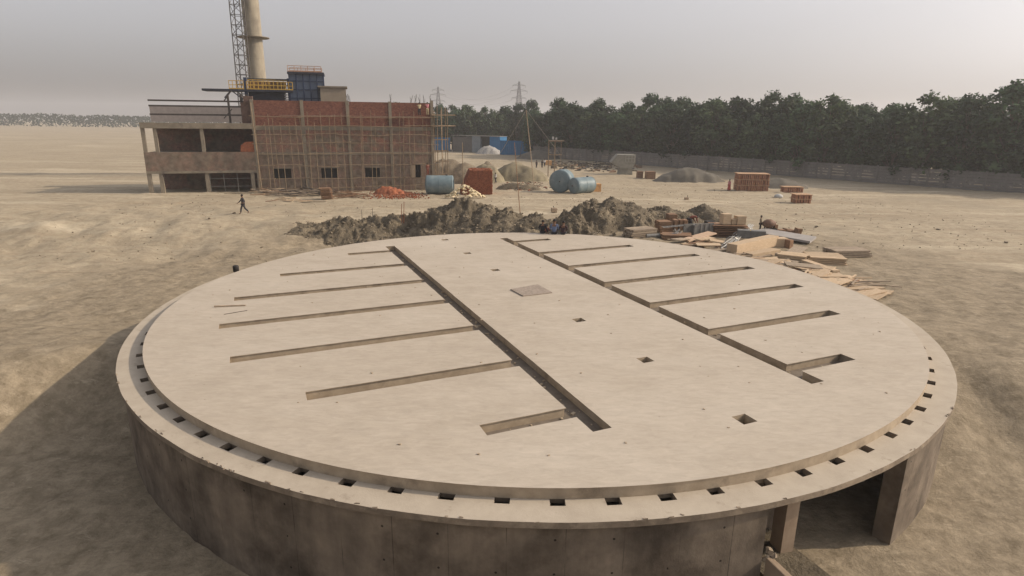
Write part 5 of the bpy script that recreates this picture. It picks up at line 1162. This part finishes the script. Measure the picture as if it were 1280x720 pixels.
def person(loc, rz, pose, label, shirt, trousers, scale=1., skirt=False, longsleeve=True, hair=True):
    P = {k: Vector(v) for k, v in pose.items()}; e = empty('person', loc, rz); e.scale = (scale,) * 3; tag(e, label, 'person')
    # empties scale parts; body is one continuous skin
    names = ['pel', 'belly', 'chest', 'neck', 'head', 'hpL', 'knL', 'anL', 'toL', 'hpR', 'knR', 'anR', 'toR', 'shL', 'elL', 'wrL', 'shR', 'elR', 'wrR']
    rad = dict(pel=(.13, .10), belly=(.125, .095), chest=(.15, .10), neck=.05, head=.095, hpL=.085, knL=.055, anL=.04, toL=.035, hpR=.085, knR=.055, anR=.04, toR=.035, shL=.055, elL=.038, wrL=.028, shR=.055, elR=.038, wrR=.028)
    E_ = [(0, 1), (1, 2), (2, 3), (3, 4), (0, 5), (5, 6), (6, 7), (7, 8), (0, 9), (9, 10), (10, 11), (11, 12), (2, 13), (13, 14), (14, 15), (2, 16), (16, 17), (17, 18)]
    J = [P[n] for n in names]; R_ = [rad[n] for n in names]
    up = (P['head'] - P['neck']).normalized(); J.append(P['head'] + up * .08); R_.append(.07); E_.append((4, len(J) - 1))
    ex = MB()
    for s in 'LR':
        w, el = P['wr' + s], P['el' + s]; d = (w - el).normalized(); side = d.cross(Vector((0, 1, .2))).normalized(); palm = w + d * .08
        ex.tube(w - d * .02, palm, .026, .036, n=8)
        for q, l in ((-1.5, .055), (-.5, .07), (.5, .075), (1.5, .065)):
            b0 = palm + side * .017 * q; m = b0 + d * l * .55; ex.tube(b0 - d * .02, m, .009, .008, n=6); ex.tube(m, m + (d + Vector((0, -.35, 0))).normalized() * l * .5, .008, .006, n=6)
        ex.tube(w + d * .03, w + d * .07 + side * -.05, .010, .008, n=6)
    # face: nose, ears
    hd = P['head']; fr = Vector((0, -1, -.1)).normalized(); ex.tube(hd + fr * .085, hd + fr * .115 - Vector((0, 0, .015)), .014, .010, n=6)
    for s in (-1, 1): ex.tube(hd + Vector((s * .085, 0, 0)), hd + Vector((s * .105, .01, .0)), .025, .018, n=6)
    skinmesh('body', J, E_, R_, M['skin'], e, extra=ex)
    g = lambda r, k: tuple(q + k for q in r) if isinstance(r, tuple) else r + k
    el = [P['elL'].lerp(P['wrL'], .75 if longsleeve else -.0), P['elR'].lerp(P['wrR'], .75 if longsleeve else 0)]
    Js = [P['pel'] + Vector((0, 0, -.02)), P['belly'], P['chest'], P['chest'].lerp(P['neck'], .55), P['shL'], P['elL'], el[0], P['shR'], P['elR'], el[1]]; Rs = [(.16, .125), (.15, .12), (.17, .122), .085, .072, .053, .043, .072, .053, .043]
    Es = [(0, 1), (1, 2), (2, 3), (2, 4), (4, 5), (2, 7), (7, 8)]
    if longsleeve: Es += [(5, 6), (8, 9)]
    else: Js = Js[:6] + Js[7:9]; Rs = Rs[:6] + Rs[7:9]; Es = [(0, 1), (1, 2), (2, 3), (2, 4), (4, 5), (2, 6), (6, 7)]
    skinmesh('shirt', Js, Es, Rs, M['c_' + shirt], e)
    if skirt:
        mb = MB(); c = P['pel']; mb.lathe([(.05, c.z + .12), (.17, c.z + .08), (.2, c.z - .2), (.24, c.z - .55), (.27, c.z - .82)], 16); o = mb.build('skirt', M['c_' + trousers], e, smooth=True)
    else:
        Jt = [P['pel'] + Vector((0, 0, .03)), P['hpL'], P['knL'], P['anL'].lerp(P['knL'], .08), P['hpR'], P['knR'], P['anR'].lerp(P['knR'], .08)]
        skinmesh('trousers', Jt, [(0, 1), (1, 2), (2, 3), (0, 4), (4, 5), (5, 6)], [(.155, .125), .105, .078, .062, .105, .078, .062], M['c_' + trousers], e)
    if hair:
        mb = MB(); c = P['head'] + up * .045 + Vector((0, .018, 0)); vs = []
        mb.lathe([(.02, -.05)] + [(.108 * sin(pi * k / 8), -.1 * cos(pi * k / 8) + .02) for k in range(3, 8)] + [(.01, .125)], 14, org=c); mb.build('hair', M['hair'], e, smooth=True)
    return e
def ground_person(px, py, rz, pose, label, sh, tr, **k):
    p = gpt(px, py); p.z = terrain_z(p.x, p.y); return person(p, rz, pose, label, sh, tr, **k)
E2 = radians
ground_person(305, 268.8, E2(-78), WALK, 'man in dark clothes walking left across the sandy yard', 'black', 'dark', scale=1.03)
ground_person(619.5, 229.8, E2(-40), WALK, 'man in white shirt and dark trousers walking beside the brick stack', 'white', 'dark')
ground_person(911, 238.2, E2(-60), STAND, 'woman in pink dress standing beside the tiered brick stack', 'pink', 'red', skirt=True, scale=.97)
ground_person(668, 223.5, E2(160), STAND, 'worker in dark red clothes at the foot of the derrick', 'brownred', 'brownred', scale=1.05)
ground_person(670.5, 210, E2(30), STAND, 'dark clothed worker standing behind the derrick pole', 'dark', 'dark', scale=.98)
ground_person(677.6, 210, E2(-30), STAND, 'left worker of the two beside the pale orange crate', 'dark', 'dark')
ground_person(680.6, 208.8, E2(30), STAND, 'right worker in pale shirt beside the pale orange crate', 'white', 'dark')
# seated group on the rim
def rim_seat(px, ly=0.12):
    best = None
    for i in range(400):
        q = gpt(px, 280 + i * .06, 0.)
        if hypot(q.x - CX, q.y - CY) < RS - ly: best = q; break
    return best
for (px, pose, lb, sh, tr, s, inn) in ((678.2, LEAN, 'man in black shirt sitting leftmost on the tank rim, leaning on one hand', 'black', 'black', 1.0, .12), (683.3, SIT, 'small child in reddish top sitting between two men on the rim', 'childred', 'khaki', .66, .1), (692.5, SIT, 'man in blue shirt sitting in the middle of the rim group', 'blueshirt', 'dark', 1.12, .3), (703.8, SIT, 'man in dark maroon shirt sitting rightmost on the tank rim', 'maroon', 'dark', 1.0, .25)):
    q = rim_seat(px, inn); ang = atan2(q.y - CY, q.x - CX); person((q.x, q.y, .0), ang + pi / 2 + rnd.uniform(-.15, .15), pose, lb, sh, tr, scale=s)
# workers in the timber yard
p = ptd(862.5, 287, 48.5); person((p.x, p.y, -.95), E2(110), BEND, 'worker in dark red shirt bending over behind the steel formwork', 'brownred', 'dark', scale=1.08)
p = gpt(949.5, 290); person((p.x, p.y, p.z), E2(60), FROMHIP, 'dark clothed worker standing left of the rusty mixer', 'khaki', 'dark', scale=.78)
# scaffold workers
def on_scaffold(px, py, dy, rz, lb, sh, tr, pose=REACH):
    x, z = fp(px, py, dy); c, s = cos(BA), sin(BA); person((A.x + x * c - dy * s, A.y + x * s + dy * c, A.z + z), rz, pose, lb, sh, tr)
zz = fp(524, 145.5, -.62)
on_scaffold(524.5, 145, -.62, BA + pi, 'worker in pale yellow shirt laying bricks high on the scaffold', 'yellowsh', 'dark')
on_scaffold(534.5, 144.5, -.62, BA + pi, 'worker in pink shirt laying bricks at the right end of the scaffold', 'pink', 'yellowsh')
on_scaffold(534.7, 219.5, -1.4, BA + .4, 'worker in brown red clothes beside the small window above the blue tank', 'brownred', 'brownred', pose=FROMHIP)

# ------------------------------------------------------------------ haze, sky, sun, camera
SUN_EL, SUN_AZ = radians(30), radians(5)        # azimuth from +x towards +y
w = bpy.data.worlds.new('World'); scene.world = w; w.use_nodes = True; N = w.node_tree.nodes; L = w.node_tree.links
sky = N.new('ShaderNodeTexSky'); sky.sky_type = 'NISHITA'; sky.sun_disc = False; sky.sun_elevation = SUN_EL
sky.sun_rotation = radians(90) - SUN_AZ; sky.air_density = 1.0; sky.dust_density = 6.; sky.ozone_density = 1.5; sky.altitude = 50
hs = N.new('ShaderNodeHueSaturation'); hs.inputs['Saturation'].default_value = .24; L.new(sky.outputs[0], hs.inputs['Color'])
gm = N.new('ShaderNodeGamma'); gm.inputs[1].default_value = .7; L.new(hs.outputs[0], gm.inputs[0])
mx = N.new('ShaderNodeMix'); mx.data_type = 'RGBA'; mx.blend_type = 'MULTIPLY'; mx.inputs[0].default_value = 1; L.new(gm.outputs[0], mx.inputs[6]); mx.inputs[7].default_value = (2.1, 2.03, 2.06, 1)
bg = N['Background']; L.new(mx.outputs[2], bg.inputs[0]); bg.inputs[1].default_value = .15
sl = bpy.data.lights.new('sun', 'SUN'); sl.energy = 4.4; sl.angle = radians(1.2); sl.color = (1, .835, .64); so = link(bpy.data.objects.new('sun', sl))
sd = Vector((cos(SUN_EL) * cos(SUN_AZ), cos(SUN_EL) * sin(SUN_AZ), sin(SUN_EL))); so.rotation_euler = sd.to_track_quat('Z', 'Y').to_euler(); so.location = (60, 20, 60)

mb = MB(); mb.b(-2600, 2600, -60, 2600, -6, 60); hz = mb.build('haze', bpy.data.materials.new('haze'))
hm_ = hz.data.materials[0]; hm_.use_nodes = True; nt = hm_.node_tree; nt.nodes.remove(nt.nodes['Principled BSDF']); vp = nt.nodes.new('ShaderNodeVolumePrincipled'); vp.inputs['Color'].default_value = (.86, .87, .9, 1); vp.inputs['Density'].default_value = .0005; vp.inputs['Anisotropy'].default_value = .3
nt.links.new(vp.outputs[0], nt.nodes['Material Output'].inputs['Volume']); tag(hz, kind='stuff', label='thin pale haze over the whole site', cat='haze')

cam = bpy.data.cameras.new('camera'); co = link(bpy.data.objects.new('camera', cam)); scene.camera = co
cam.sensor_fit = 'HORIZONTAL'; cam.sensor_width = 36; cam.lens = 36 * F / 1280; cam.clip_end = 9000; cam.clip_start = .1
rv = Vector((cos(ROLL), -sin(PITCH) * sin(ROLL) * 0, 0))
# image right and down axes in world space
dn0 = Vector((0, -sin(PITCH), -cos(PITCH))); rt0 = Vector((1, 0, 0)); fw0 = Vector((0, cos(PITCH), -sin(PITCH)))
rt = rt0 * cos(ROLL) + dn0 * sin(ROLL); dnv = rt0 * -sin(ROLL) + dn0 * cos(ROLL)
co.matrix_world = Matrix(((rt.x, -dnv.x, -fw0.x, 0), (rt.y, -dnv.y, -fw0.y, 0), (rt.z, -dnv.z, -fw0.z, H), (0, 0, 0, 1)))
scene.view_settings.view_transform = 'Standard'; scene.view_settings.look = 'None'; scene.view_settings.exposure = -.17; scene.view_settings.gamma = 1
scene.render.engine = 'CYCLES'; scene.cycles.volume_bounces = 1; scene.cycles.max_bounces = 6; scene.cycles.use_denoising = True
